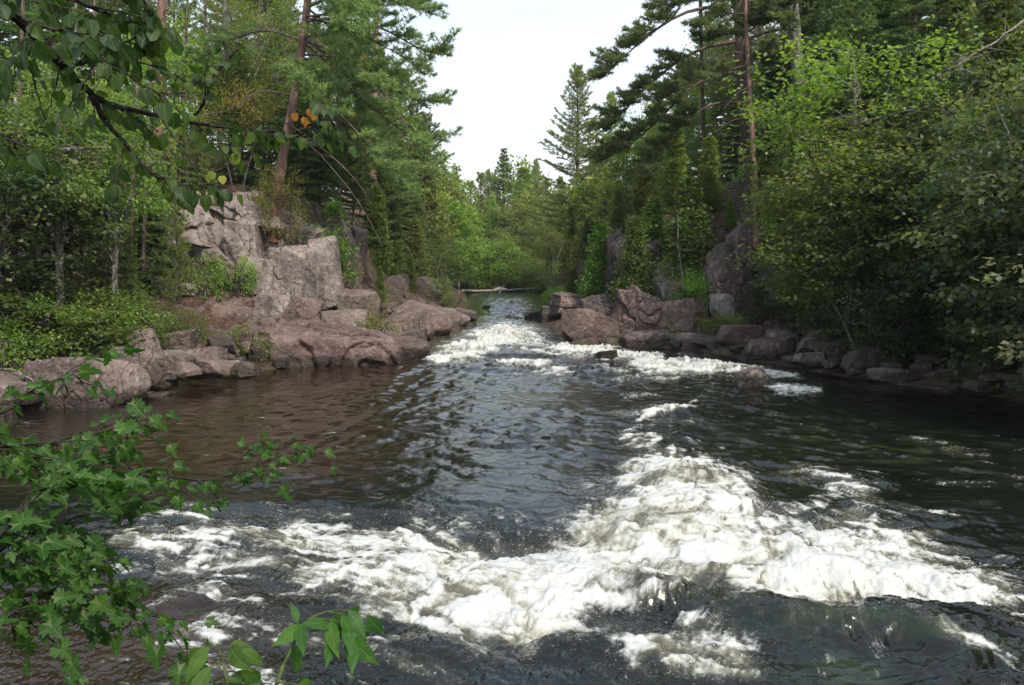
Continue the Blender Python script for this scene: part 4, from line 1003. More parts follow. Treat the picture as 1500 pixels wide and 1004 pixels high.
# ---------------------------------------------------------------- the far wood closing the river bend
gf = 'trees of the far wood closing the river bend'
far = [ # px, Y, top, kind, wide
 (600,118,262,'mapleF',1.0),(628,112,255,'birchF',1.1),(650,122,236,'wpineL',1.1),(668,110,250,'wpineL',1.2),(690,106,262,'wpineS',1.2),(705,112,250,'wpineS',1.0),
 (716,122,248,'wpineL',1.1),(738,120,218,'spruceA',1.5),(756,122,240,'mapleF',1),(765,112,246,'cedarL',1),(785,118,233,'wpineL',1),(800,108,262,'wpineS',1),
 (778,106,285,'mapleF',.9),(820,112,258,'wpineL',1.2),(845,116,258,'wpineL',1.1),(870,112,256,'mapleF',1),(895,118,248,'wpineL',1),(925,112,258,'cedarL',1),
 (722,104,285,'wpineL',1.2),(685,103,300,'cedarL',.9),(655,100,300,'mapleF',.9),(700,101,330,'wpineS',1.2),(752,103,300,'mapleF',1),(570,125,240,'spruceA',1),(545,118,250,'wpineL',1)]
for i, (px, Y, top, k, w) in enumerate(far):
    lab = {'w': 'pale green pine in the far wood behind the river bend', 's': 'dark spiry spruce in the far wood behind the river bend', 'c': 'narrow light green cedar in the far wood behind the river bend', 'm': 'rounded leafy maple in the far wood behind the river bend', 'b': 'loose light green birch in the far wood behind the river bend'}[k[0]]
    if px == 738: tree(k, px, Y, top, label='tallest dark pointed spruce of the far wood, rising above its neighbours', wide=w)
    else: tree(k, px, Y, top, label=lab, group=gf+': '+KW[k[0]], wide=w)
for i, (px, Y, top, k, w) in enumerate([(735,98,338,'birchB',1.1),(712,98,352,'bushA',1.2),(762,98,378,'bushA',1.3),(690,97,372,'birchB',1.2),(785,97,372,'birchB',1.3),(670,94,382,'darkB',1.3),(640,92,380,'bushA',1.3),(808,94,380,'bushA',1.3),(748,97,392,'bushB',1.4),(720,96.5,396,'bushB',1.4),(700,97,390,'bushA',1.2),(775,96.5,398,'bushB',1.4)]):
    if px == 735: tree(k, px, Y, top, label='tall bright rounded bush at the middle of the far shore behind the log', wide=w)
    else: tree(k, px, Y, top, label='low bright bush along the far shore of the river', group='bushes along the far shore', wide=w)

# ---------------------------------------------------------------- right bank, from the far bend to the near rocks
R_ = [ # px, Y, top, kind, wide, label
 (843,72,95,'wpineL',1.35,'lone tall white pine standing clear against the sky at the river bend'),
 (893,76,135,'wpineL',1.25,'pale white pine just behind the lone tall one, partly hidden by dark boughs'),
 (830,84,275,'birchF',1.2,'light leafy birch on the right bank near the far bend'),
 (806,88,300,'mapleB',1.2,'low bright maple nearest the far bend on the right bank'),
 (862,66,262,'mapleF',1,'leafy maple at the foot of the lone tall white pine'),
 (838,60,300,'cedarL',1,'pale cedar on the right bank below the lone white pine'),
 (815,58,332,'birchB',1.4,'spreading light green bush overhanging the calm water on the right bank'),
 (885,56,240,'wpineS',1.1,'yellow green young pine in front of the far right maples'),
 (915,60,190,'birchF',1.1,'tall light green birch behind the cedars'),
 (950,58,150,'mapleA',1,'sunlit maple crown showing through the dark pine boughs'),
 (1000,62,90,'wpineB',1,'big pine in the second row behind the right cedars'),
 (905,48,262,'cedarL',1,'dark cedar above the pale flat ledge'),
 (860,50,318,'cedarB',1.1,'short bushy cedar between the two pale ledges'),
 (940,43,215,'cedarL',1.1,'slender cedar left of the dense cedar clump'),
 (985,40,185,'cedarL',1.15,'dense tall cedar in the middle of the right bank'),
 (1035,39,200,'cedarL',1.15,'dense cedar directly left of the slim red pine'),
 (1010,36,262,'cedarB',1.2,'short cedar leaning over the rounded grey boulder'),
 (925,36.2,318,'cedarB',1.0,'bushy cedar rooted in the cleft before the jagged dark rock'),
 (880,39,330,'cedarB',1.1,'bushy cedar left of the jagged dark rock'),
 (958,38,290,'cedarB',1.2,'short dark cedar above the jagged dark rock'),
 (912,42,320,'cedarB',.9,'small dark cedar crowding the jagged rock face'),
 (868,41,372,'cedarB',1.1,'low drooping cedar by the water above the flat rock shelf'),
 (838,42,392,'cedarB',1.0,'smallest cedar at the water edge beside the pale blocky ledge'),
 (822,44,418,'bushA',1.0,'small green bush at the river edge right of the calm water'),
 (1075,48,110,'hemlock',1,'dark hemlock behind the slim red pine'),
 (1140,42,60,'hemlock',1,'tall dark hemlock behind the lichen covered trunk'),
 (1230,40,20,'hemlock',1.1,'tall dark hemlock right of the lichen covered trunk'),
 (1320,36,-40,'hemlock',1.1,'tall dark hemlock high above the overhanging shrubs'),
 (1420,33,-60,'hemlock',1.1,'tall dark hemlock near the right picture edge'),
 (1520,30,-80,'hemlock',1.1,'tall dark hemlock on the right picture edge'),
 (1180,52,-100,'wpineB',1,'tall pine behind the lichen covered trunk'),
 (1280,50,-140,'wpineB',1.1,'tall pine at the back of the right wood'),
 (1400,44,-160,'wpineA',1.1,'tall pine at the back of the right wood near the picture edge'),
 (1105,50,-40,'mapleA',1.1,'light leafy tree filling the gap between the two dark trunks'),
 (1200,46,120,'birchA',1.3,'pale birch crown glimpsed right of the lichen covered trunk'),
 (1066,36.6,290,'cedarB',.9,'little cedar on top of the tall grey block'),
 (1245,29,62,'mapleL',1.15,'bright yellow green maple sapling rising above the dark shrubs'),
 (1152,32.4,215,'mapleL',.7,'light green maple sapling spreading in front of the dark cedars'),
 (1195,29.5,270,'darkA',.8,'shrub with pale reflecting leaves above the grey boulders'),
 (1215,28.6,225,'darkC',.95,'tall shrub just left of the bright maple sapling'),
 (1270,26.5,165,'darkC',1.1,'tallest round leaved shrub below the bright maple sapling'),
 (1380,26.5,125,'darkA',1.1,'broad dark shrub in the upper right thicket'),
 (1480,25,80,'darkA',1.15,'broad dark shrub against the right picture edge'),
 (1530,22,120,'darkA',1.2,'dark shrub cut by the right picture edge'),
 (1385,25.8,300,'darkC',1.0,'shrub hanging low over the dark water'),
 (1262,26.6,330,'darkA',.75,'shrub in the middle of the right thicket'),
 (1135,31,400,'darkB',.9,'low shrub right of the tall grey block'),
 (1105,31.3,428,'darkB',.7,'small low shrub at the foot of the tall grey block'),
 (1190,29.4,395,'darkB',1.0,'low shrub above the thick rounded shore slab'),
 (1455,24.2,310,'darkC',.9,'lower shrub above the stones at the right edge'),
 (1520,22.6,290,'darkA',1.0,'nearest shrub at the right picture edge'),
 (1275,25.4,400,'darkB',1.1,'lowest overhanging shrub, its sprays nearly touching the dark boulders'),
 (1345,25.6,425,'darkB',1.15,'low shrub behind the smooth egg shaped stone'),
 (1415,24.6,435,'darkB',1.15,'low shrub behind the small shaded stone at the right'),
 (1490,23.4,440,'darkB',1.2,'low shrub behind the long dark rock at the right edge'),
 (1010,33.6,395,'bushA',.6,'small clump of leaves on the rocks beside the thin birch'),
 (1058,31.5,455,'bushB',1.2,'tiny light green bush on the shore below the grey blocks'),
]
for px, Y, top, k, w, lab in R_: tree(k, px, Y, top, label=lab, wide=w)
gb = 'trees filling the back of the right wood'
for px, Y, top, k in [(960,74,120,'wpineA'),(1040,70,40,'wpineB'),(1100,66,-40,'wpineA'),(1180,70,-60,'wpineB'),(1260,62,-120,'wpineA'),(1350,58,-180,'wpineB'),(1450,52,-200,'wpineA'),(1000,52,130,'mapleA'),(1060,56,60,'hemlock'),(1150,58,60,'mapleA'),
                      (1300,46,60,'mapleA'),(1380,40,0,'mapleA'),(1500,36,-50,'wpineB'),(930,66,190,'mapleF'),(1250,36,80,'darkA'),(1560,27,-60,'hemlock'),(1480,28,40,'mapleA'),(1600,24,-60,'hemlock'),(1215,37,-120,'hemlock'),(1235,32,-90,'hemlock'),(1330,30.5,-60,'hemlock'),(1290,32,-10,'cedarA'),(1375,30,-40,'cedarA'),(1215,36,10,'cedarA'),(1440,28,-20,'cedarA'),(1120,43,60,'cedarA'),(1170,41,20,'hemlock'),(1700,22,-100,'hemlock'),(1350,30,120,'mapleB'),(1420,28,180,'mapleB'),(1560,20,100,'darkA'),(1620,17.5,60,'darkA')]:
    lab = {'w': 'tall pine at the back of the right wood, mostly hidden', 'h': 'dark hemlock deep in the right wood, mostly hidden', 'c': 'dark cedar deep in the right wood, mostly hidden', 'm': 'leafy maple deep in the right wood, mostly hidden', 'd': 'dark shrub deep in the right wood, mostly hidden'}[k[0]]
    tree(k, px, Y, top, label=lab, group=gb+': '+KW[k[0]])

for x_, y_, h_, k in [(17.5, 9.5, 17, 'hemlock'), (20.5, 13, 18, 'hemlock'), (22, 7, 18, 'hemlock'), (15.8, 12, 6, 'darkA')]:  # unseen trees added to cast shade on the right water and shrubs
    tree(k, x_, y_, h=h_, px=False, label='dark '+('hemlock' if k[0] == 'h' else 'shrub')+' added out of view to shade the right bank', group='unseen shade trees added on the near right bank: '+KW[k[0]])
# ---------------------------------------------------------------- left bank
L_ = [
 (655,86,262,'mapleF',1,'light maple where the left bank meets the far wood'),
 (628,74,228,'birchF',1.2,'tall pale birch on the left bank before the far bend'),
 (672,78,300,'birchF',1.0,'bright rounded birch at the water end of the left bank'),
 (650,66,285,'mapleF',.9,'bright green maple left of the calm water'),
 (618,60,215,'cedarL',1.2,'tall light green cedar on the left bank'),
 (590,54,200,'wpineS',1.1,'light feathery pine behind the drooping boughs'),
 (640,56,345,'mapleB',1.2,'bright low maple above the brown slabs'),
 (612,50,320,'cedarL',1.1,'round light green cedar above the low dark outcrop'),
 (580,47,300,'cedarA',1.1,'olive green cedar left of the bright ones'),
 (555,44,270,'cedarA',1.1,'dark cedar beside the cleft in the cliff'),
 (600,44,375,'cedarB',1.0,'low bushy cedar above the brown slabs'),
 (654,50,415,'birchB',.9,'small light green bush at the tip of the left bank'),
 (668,44,428,'bushB',1.0,'tiny yellow green bush on the last slab at the water'),
 (640,45,405,'bushA',1.0,'green bush on the brown slabs near the tip'),
 (556,36.5,390,'cedarB',.8,'small upright fir like sapling in front of the dark cleft'),
 (520,42,180,'wpineB',1.0,'pine with dark boughs behind the big leaning red pine'),
 (470,48,20,'wpineA',1.1,'tall pine behind the big leaning red pine'),
 (560,58,60,'wpineA',1.0,'tall pine filling the background right of the leaning pine'),
 (590,64,110,'wpineB',1.0,'pine farther back right of the leaning pine'),
 (400,46,-30,'wpineB',1.1,'tall pine on the hill behind the cliff'),
 (330,43,-60,'rpineA',1.0,'red pine with bare lower trunk on the hill behind the cliff'),
 (250,40,-80,'rpineA',1.0,'red pine with bare trunk left of the cliff top'),
 (180,38,-90,'wpineB',1.0,'tall pine on the left hillside'),
 (100,36,-120,'hemlock',1.1,'dark hemlock on the left hillside'),
 (20,32,-140,'hemlock',1.1,'dark hemlock at the left picture edge'),
 (300,38,20,'birchA',1.2,'yellow green birch above the cliff top'),
 (390,37,-20,'birchA',1.1,'yellow green birch crown left of the leaning red pine'),
 (240,35,60,'mapleL',1.0,'light maple sapling on the left hillside'),
 (85,23,95,'mapleL',.85,'bright green maple sapling glowing in the shade on the left'),
 (165,25,125,'mapleL',.75,'second bright green maple sapling on the left slope'),
 (60,25,235,'hemlock',.5,'young dark hemlock in the left shade'),
 (150,27,215,'wpineS',.75,'young pine with dark boughs in front of the left slope'),
 (262,29.0,238,'wpineS',.5,'young pine with light boughs growing over the cliff top'),
 (20,24,150,'darkA',1.0,'dark leafy shrub at the left picture edge'),
 (-40,22,100,'darkA',1.2,'dark leafy shrub cut by the left picture edge'),
 (415,31.6,240,'saplY',.6,'yellowing sapling on the cliff top below the leaning red pine'),
 (350,34,110,'saplY',1.0,'yellow leaved sapling high on the hill'),
 (90,22.8,405,'bushA',1.5,'largest bright green bush on the left shore'),
 (30,22,425,'bushA',1.2,'bright green bush at the left picture edge above the shore'),
 (145,23.2,425,'bushA',1.1,'bright green bush just right of the largest one'),
 (185,24.0,440,'bushA',.9,'small green bush with orange tinges beside the shaded rock'),
 (8,20.6,470,'bushB',1.1,'small bush at the left picture edge near the water'),
 (225,26.4,446,'bushB',.9,'thin yellow green bush before the left cliff blocks'),
 (275,26.6,452,'bushB',.9,'straggly bush with dry stems at the cliff foot'),
 (368,26.6,474,'bushB',.9,'small flowering yellow green bush on the pink ledge'),
 (552,29.9,428,'bushY',.6,'yellowish bush growing between the slabs'),
 (548,29.4,460,'bushB',1.0,'dark green bush at the base of the yellowish one'),
 (345,29.8,375,'bushB',.6,'green vine like bush hanging in the crack of the cliff'),
 (488,35,296,'cedarB',1.1,'small cedar growing where the cliff turns into the dark cleft'),
 (462,33.5,330,'bushA',.8,'small leafy bush on top of the cliff at its right end'),
 (300,30.0,372,'bushB',.8,'leafy sprig leaning over the left cliff blocks'),
 (195,27.5,330,'wpineS',.6,'low spreading pine bough in front of the left rocks'),
 (250,27.2,395,'wpineS',.6,'small pine seedling below the left cliff blocks'),
]
for px, Y, top, k, w, lab in L_: tree(k, px, Y, top, label=lab, wide=w)
gl = 'trees filling the back of the left wood'
for px, Y, top, k in [(530,74,120,'wpineA'),(600,84,215,'wpineA'),(500,62,40,'wpineB'),(430,60,-40,'wpineA'),(350,58,-80,'wpineB'),(270,54,-120,'wpineA'),(180,50,-140,'wpineB'),(80,46,-160,'wpineA'),(-20,42,-180,'wpineB'),(560,80,190,'mapleF'),
                      (450,40,100,'cedarA'),(300,46,100,'mapleA'),(200,44,80,'mapleA'),(100,42,60,'hemlock'),(0,38,40,'mapleA'),(500,52,170,'mapleA'),(-90,28,-100,'hemlock'),(-140,24,-60,'hemlock'),(350,50,60,'birchA'),(40,34,120,'mapleB'),(150,34,150,'hemlock'),(-60,32,0,'mapleA'),(610,95,250,'wpineA'),(500,40,60,'wpineB'),(560,46,150,'wpineB'),(470,38,100,'hemlock'),(600,52,240,'hemlock'),(620,70,170,'wpineB'),(540,54,20,'wpineA'),(360,36,60,'hemlock'),(420,42,0,'hemlock'),(300,34,150,'wpineS'),(220,31,180,'hemlock'),(575,92,230,'spruceA'),(520,90,200,'wpineA')]:
    lab = {'w': 'tall pine at the back of the left wood, mostly hidden', 'h': 'dark hemlock deep in the left wood, mostly hidden', 'm': 'leafy maple deep in the left wood, mostly hidden', 'b': 'pale birch deep in the left wood, mostly hidden', 'c': 'cedar deep in the left wood, mostly hidden', 's': 'dark spruce at the back of the left wood, mostly hidden'}[k[0]]
    tree(k, px, Y, top, label=lab, group=gl+': '+KW[k[0]])

# ---------------------------------------------------------------- bare trunks and special trees
def bare(name, pts, r0, r1, bark, label, cat='tree', twigs=8, L=1.5, seed=1, group=None, tuft=False):
    """pts: (px,py,Y) from the foot upwards"""
    pw = np.array([P(*p) for p in pts]); rng = np.random.default_rng(seed)
    n = 16; s = np.linspace(0, 1, n); k = np.linspace(0, 1, len(pw)); tr = np.stack([np.interp(s, k, pw[:, j]) for j in range(3)], 1)
    sm = tr.copy(); sm[1:-1] = (tr[:-2]+tr[1:-1]*2+tr[2:])/4; tr = sm
    base = tr[0].copy(); tr = tr-base; tr[0, 2] -= .4
    W = Acc(); D = W
    W.tube(tr, np.linspace(r0, r1, n)*(1+.3*(s < .04)), 10, wob=.14, seed=seed)
    for q in range(twigs):
        f = rng.uniform(.25, .95); p0 = np.array([np.interp(f, s, tr[:, j]) for j in range(3)])
        a = rng.uniform(0, 6.28); pa = arc(p0, a, rng.uniform(-.1, .4), L*rng.uniform(.5, 1.1), rng.uniform(.1, .9), 7, .25, rng)
        D.tube(pa, np.linspace(.028*L/1.5, .005, 7), 4)
        for _ in range(3):
            i = rng.integers(2, 6); D.tube(arc(pa[i], a+rng.normal()*.9, rng.normal()*.4, L*.35, .3, 4, .3, rng), np.linspace(.01, .003, 4), 3)
    t = thing(name, base, label, cat, group)
    link('trunk', W.mesh('trunk', M[bark], True), t)
    return t, tr, W
# lichen trunk, slim red pine, dark big trunk on the right
bare('lichen_tree', [(1192,330,36),(1180,200,36),(1168,100,36),(1158,-40,36),(1150,-200,36)], .33, .20, 'greybark', 'thick grey lichen covered trunk with crooked dark limbs in the right wood', twigs=16, L=3.2, seed=3)
bare('dead_pine', [(1260,180,38),(1268,60,38),(1275,-80,38)], .26, .2, 'bark', 'straight dark trunk high in the right wood', twigs=6, L=2, seed=9)
bare('thin_birch', [(1002,440,33.6),(999,400,33.6),(993,360,33.6),(993,310,33.8)], .04, .018, 'greybark', 'thin pale birch stem standing before the rounded grey boulder', twigs=4, L=.7, seed=4)
bare('thin_birch', [(66,412,24),(58,380,24),(48,330,24),(42,285,24),(30,200,24),(22,140,24)], .085, .05, 'birchbark', 'mottled leaning birch stem in the left shade above the bright bush', twigs=5, L=1.0, seed=5)
bare('shaded_trunk', [(104,410,25),(103,330,25),(104,240,25),(108,120,25),(112,0,25)], .06, .04, 'greybark', 'straight thin grey stem right of the leaning birch', twigs=6, L=.9, seed=6)
bare('shaded_trunk', [(140,420,27),(139,330,27),(142,240,27),(148,120,27)], .14, .09, 'bark', 'dark trunk in the left shade among thin stems', twigs=9, L=1.6, seed=7)
bare('shaded_trunk', [(160,420,28),(178,340,28),(182,270,28),(195,150,28)], .11, .07, 'bark', 'crooked dark trunk before the left rocks', twigs=9, L=1.6, seed=8)
bare('pine_tree', [(232,210,34),(232,120,34),(236,30,34),(240,-60,34)], .20, .16, 'redbark', 'reddish trunk on the left hillside behind the maple sapling', twigs=7, L=1.8, seed=11)
bare('pine_tree', [(344,250,36),(341,180,36),(338,110,36),(330,0,36),(322,-100,36)], .22, .16, 'greybark', 'grey trunk standing between the yellow birch and the leaning red pine', twigs=8, L=2, seed=12)
bare('pine_tree', [(545,330,50),(548,200,50),(550,60,50),(552,-20,50)], .25, .16, 'redbark', 'thin reddish trunk seen through the drooping boughs', twigs=6, L=2.4, seed=13)
for k, (a, b, c_, Y_) in enumerate([(210,380,180,29),(85,400,220,28),(190,400,200,30),(125,380,150,30),(262,300,120,36),(290,270,90,38),(370,230,60,42),(20,400,150,27)]):
    bare('shaded_trunk', [(a, b, Y_), (a+3, (b+c_)/2, Y_), (a+8, c_, Y_), (a+14, c_-150, Y_)], .07+.012*(k % 4), .05, 'bark', 'thin dark stem among the shaded trunks on the left slope', twigs=8, L=1.1, seed=60+k, group='thin stems on the left slope')
for k, (a, b, c_, Y_) in enumerate([(1092,320,0,47),(1120,300,20,44),(1035,330,160,42),(1210,250,0,44),(1340,200,-50,38),(1430,200,-50,34)]):
    bare('shaded_trunk', [(a, b, Y_), (a-2, (b+c_)/2, Y_), (a-6, c_, Y_), (a-9, c_-150, Y_), (a-11, -260, Y_)], [.24,.16,.10,.14,.18,.16][k], .09+.08*(k == 0), 'bark', ['dark trunk close behind the huge white pine'][0] if k == 0 else 'dark trunk standing deep among the right bank conifers', twigs=8, L=1.8, seed=80+k, group=None if k == 0 else 'dark trunks among the right bank conifers')

def custom_pine(name, label, trunk, r0, r1, limbs, bark, leaf, seed, kw, thick=.05, cat='tree', spread=1.2, fill=None):
    pw = np.array([P(*p) for p in trunk]); rng = np.random.default_rng(seed)
    n = 20; s = np.linspace(0, 1, n); k = np.linspace(0, 1, len(pw)); tr = np.stack([np.interp(s, k, pw[:, j]) for j in range(3)], 1)
    for _ in range(3): tr[1:-1] = (tr[:-2]+tr[1:-1]*2+tr[2:])/4
    base = tr[0].copy(); tr -= base; tr[0, 2] -= .5
    W, B, A = Acc(), Acc(), Acc()
    W.tube(tr, np.linspace(r0, r1, n)*(1+.25*(s < .04)), 12, wob=.12, seed=seed)
    for q in range(fill[0] if fill else 0):
        f = rng.uniform(fill[1], .98); p0 = np.array([np.interp(f, s, tr[:, j]) for j in range(3)])
        az = rng.uniform(*fill[2]); L = fill[3]*rng.uniform(.6, 1.1)*(1.1-.5*f)
        pa = arc(p0, az, fill[4]+rng.normal()*.12, L, fill[5], 12, .1, rng); W_ = pa+base
        limbs = limbs+[dict(w=pa, r=.045, st=.3, n=int(3+L*1.6))]
    for li, lb in enumerate(limbs):
        pts = lb['w'] if 'w' in lb else np.array([P(*q) for q in lb['p']])-base
        m = 12; u = np.linspace(0, 1, m); kk = np.linspace(0, 1, len(pts)); pa = np.stack([np.interp(u, kk, pts[:, j]) for j in range(3)], 1)
        for _ in range(2): pa[1:-1] = (pa[:-2]+pa[1:-1]*2+pa[2:])/4
        T = np.linalg.norm(np.diff(pa, axis=0), axis=1).sum()
        rb = lb.get('r', thick)
        B.tube(pa, np.linspace(rb, .008, m), 6, wob=.1, seed=seed+li)
        if lb.get('bare'):
            for q in range(5):
                i = rng.integers(3, 11); B.tube(arc(pa[i], rng.uniform(0, 6.28), rng.normal()*.5, .5, .5, 5, .3, rng), np.linspace(.01, .003, 5), 3)
            continue
        st = lb.get('st', .3); nb = int(lb.get('n', 9)*1.5)
        for q in range(nb):
            f = st+(1-st)*(q+rng.uniform(0, 1))/nb; i = f*(m-1); i0 = int(min(i, m-2)); p = pa[i0]+(pa[i0+1]-pa[i0])*(i-i0)
            dd = pa[i0+1]-pa[i0]; dd /= np.linalg.norm(dd); az = math.atan2(dd[1], dd[0])+rng.choice([-1, 1])*rng.uniform(.3, 1.1)
            el = math.asin(np.clip(dd[2], -1, 1))*.5+lb.get('up', .15)+rng.normal()*.2
            L = spread*(1.15-.55*f)*rng.uniform(.6, 1.1)
            sb = arc(p, az, el, L, lb.get('droop', -.35), 6, .12, rng)
            B.tube(sb, np.linspace(.018, .005, 6), 4); branch_foliage(B, A, sb, .01, rng, **kw)
        branch_foliage(B, A, pa[-4:], .01, rng, **kw)
    t = thing(name, base, label, cat)
    link('trunk', W.mesh('trunk', M[bark], True), t)
    link('branches', B.mesh('branches', M['bark'], True), t)
    link('crown', A.mesh('needles', M[leaf]), t)
    return t
kw_red = dict(st=.15, twig=.5, step=.11, blades=12, nl=.19, nw=.028, cone=.75, ball=.3, flat=.5, tstep=.17, up=.35, wood=True)
limbs = [dict(p=[(445,60,32),(500,75,31.5),(560,130,31),(600,190,30.5),(640,265,30)], r=.07, st=.45, n=9),
 dict(p=[(438,85,32),(490,95,32.5),(560,125,33),(620,150,33.5),(655,148,34)], r=.07, st=.35, n=12),
 dict(p=[(450,30,32),(520,25,32),(580,50,32),(625,80,32),(650,70,32)], r=.06, st=.3, n=13),
 dict(p=[(452,10,32),(520,-20,32.4),(580,-10,32.8),(630,20,33)], r=.06, st=.25, n=13),
 dict(p=[(430,115,32),(470,105,32.5),(530,140,33),(590,200,33.6),(650,205,34)], r=.06, st=.45, n=11),
 dict(p=[(435,100,32),(480,150,31),(520,190,30.6),(570,240,30.2),(610,285,30)], r=.05, st=.5, n=7),
 dict(p=[(420,180,32),(470,215,31.4),(520,260,30.8),(545,300,30.5)], r=.05, bare=True),
 dict(p=[(415,200,32),(450,205,31),(490,250,30.5),(530,300,30),(560,360,29.6)], r=.035, bare=True),
 dict(p=[(428,130,32),(470,150,33),(520,210,34),(560,250,34.6)], r=.045, st=.55, n=6),
 dict(p=[(455,-30,32),(520,-70,32),(590,-60,32),(650,-30,32.4)], r=.06, st=.25, n=13),
 dict(p=[(440,60,32),(390,40,33),(330,60,34),(290,90,34)], r=.06, st=.4, n=8),
 dict(p=[(450,0,32),(390,-40,32),(330,-40,32)], r=.06, st=.3, n=9),
 dict(p=[(460,-60,32),(520,-120,31),(600,-130,30.5),(640,-100,30)], r=.06, st=.3, n=12),
 dict(p=[(445,40,32),(480,60,34.5),(540,90,36.5),(600,110,38)], r=.06, st=.35, n=11),
 dict(p=[(430,120,32),(480,160,34.5),(540,200,36),(590,250,37)], r=.05, st=.35, n=10),
 dict(p=[(425,140,32),(380,130,31),(340,160,30),(300,170,29.6)], r=.035, bare=True)]
custom_pine('red_pine_tree', 'big reddish pine leaning right above the cliff with long drooping boughs', [(402,336,32.4),(408,260,32.3),(428,160,32.1),(440,90,32),(452,0,32),(458,-100,32),(462,-300,32)], .21, .11, limbs, 'redbark', 'redpine_n', 5, kw_red, spread=1.5, fill=(24, .42, (-1.2, 1.4), 6.0, -.05, .55))
kw_w = dict(st=.12, twig=.65, step=.13, blades=13, nl=.22, nw=.042, cone=.7, ball=.0, flat=.25, tstep=.10, up=.30, wood=True)
limbs = [dict(p=[(1082,60,40),(1020,70,39.5),(965,110,39),(925,150,38.6),(888,190,38.2)], r=.10, st=.3, n=16),
 dict(p=[(1082,10,40),(1010,10,39.5),(950,50,39),(905,92,38.6),(884,112,38.3)], r=.10, st=.3, n=16),
 dict(p=[(1084,110,40),(1030,110,39),(980,160,38.5),(930,210,38),(880,235,37.6)], r=.09, st=.4, n=13),
 dict(p=[(1082,-50,40),(1040,-50,40),(1000,-20,40),(965,10,40)], r=.09, st=.25, n=10),
 dict(p=[(1086,150,40),(1040,150,38.6),(990,190,38),(950,250,37.5)], r=.08, st=.4, n=10),
 dict(p=[(1080,-100,40),(1040,-110,40),(1010,-70,40)], r=.09, st=.25, n=8),
 dict(p=[(1090,60,40),(1140,40,40.5),(1200,50,41),(1240,80,41)], r=.08, st=.35, n=11),
 dict(p=[(1085,90,40),(1050,95,37),(1010,120,35),(980,140,34)], r=.07, st=.4, n=10),
 dict(p=[(1085,0,40),(1060,0,37.5),(1010,-5,35.5),(985,10,34)], r=.07, st=.3, n=12),
 dict(p=[(1085,-60,40),(1130,-90,39),(1200,-80,38)], r=.07, st=.3, n=11),
 dict(p=[(1090,170,40),(1120,170,38),(1150,190,36.5)], r=.05, st=.4, n=6)]
custom_pine('white_pine_tree', 'huge dark white pine reaching long boughs over the river against the sky', [(1112,330,40.4),(1095,200,40.2),(1085,80,40),(1080,-60,40),(1075,-260,40)], .38, .18, limbs, 'bark', 'pine_n', 6, kw_w, spread=1.7, fill=(11, .36, (-1.6, .9), 4.6, .1, -.15))
limbs = [dict(p=[(1097,95,33.4),(1075,100,33),(1040,115,32.6)], r=.03, st=.4, n=4), dict(p=[(1099,80,33.4),(1070,75,33),(1030,92,32.6)], r=.03, bare=True),
 dict(p=[(1100,105,33.4),(1070,105,33),(1042,116,32.4)], r=.025, bare=True), dict(p=[(1102,170,33.4),(1075,175,33),(1045,195,32.4)], r=.025, bare=True),
 dict(p=[(1096,60,33.4),(1120,70,33),(1150,85,32.6)], r=.03, st=.4, n=4), dict(p=[(1092,20,33.4),(1060,20,33),(1020,40,32.4)], r=.03, st=.2, n=8),
 dict(p=[(1093,10,33.4),(1120,15,33),(1150,40,32.6)], r=.03, st=.2, n=8), dict(p=[(1092,40,33.4),(1070,50,34),(1030,60,34.6)], r=.03, st=.2, n=7),
 dict(p=[(1090,-20,33.4),(1050,-20,33),(1010,0,32.6)], r=.03, st=.2, n=9), dict(p=[(1090,-30,33.4),(1130,-30,33.4),(1170,-10,33.4)], r=.03, st=.2, n=9),
 dict(p=[(1106,125,33.4),(1080,135,33),(1060,160,32.8)], r=.02, bare=True)]
custom_pine('red_pine_tree', 'slim red pine with a straight bare reddish trunk on the right bank rocks', [(1109,344,33.2),(1106,270,33.3),(1101,180,33.4),(1096,100,33.4),(1092,20,33.4),(1088,-160,33.4)], .125, .06, limbs, 'redbark', 'pine_n', 8, kw_w, spread=1.0, fill=(16, .72, (0, 6.28), 2.4, .1, -.1))
# long overhanging bare branch of the right thicket
def snag(name, label, pts, r, seed, mat_='deadwood', tw=10, L=.5, cat='branch'):
    pw = np.array([P(*p) for p in pts]); rng = np.random.default_rng(seed); n = 14
    s = np.linspace(0, 1, n); k = np.linspace(0, 1, len(pw)); tr = np.stack([np.interp(s, k, pw[:, j]) for j in range(3)], 1)
    base = tr[0].copy(); tr -= base; W = Acc(); tr[1:] += rng.normal(size=(n-1, 3))*.02
    W.tube(tr, np.linspace(r, r*.25, n), 7, wob=.2, seed=seed)
    for q in range(tw):
        i = rng.integers(3, n); W.tube(arc(tr[i], rng.uniform(0, 6.28), rng.normal()*.5, L*rng.uniform(.4, 1), rng.normal()*.4, 5, .3, rng), np.linspace(r*.3, .003, 5), 4)
    o = link(name, W.mesh(name, M[mat_], True), loc=base); return tag(o, label, cat)
snag('driftwood_log', 'long bleached driftwood log lying across the far shore', [(676,427,88),(710,426,89),(750,425,90),(792,422,91)], .17, 3, tw=6, L=2.0, cat='log')
snag('root_wad', 'tangle of pale roots on the driftwood at the far shore', [(724,426,88.5),(732,422,88.5),(742,424,88.5)], .2, 4, tw=16, L=1.1, cat='roots')
snag('dead_branch', 'thin pale fallen branch on the pale rocks by the left picture edge', [(0,540,20),(25,543,19.6),(48,556,19.2),(56,575,19)], .02, 5, tw=8, L=.4)
snag('dead_stick', 'short bleached stick leaning on the left shore jumble', [(232,530,22.4),(240,540,22.1),(249,551,21.9)], .02, 6, tw=1, L=.1, cat='stick')
snag('dead_stick', 'white upright stick against the broad low stone', [(219,526,21.4),(222,510,21.4)], .025, 7, tw=0, cat='stick')
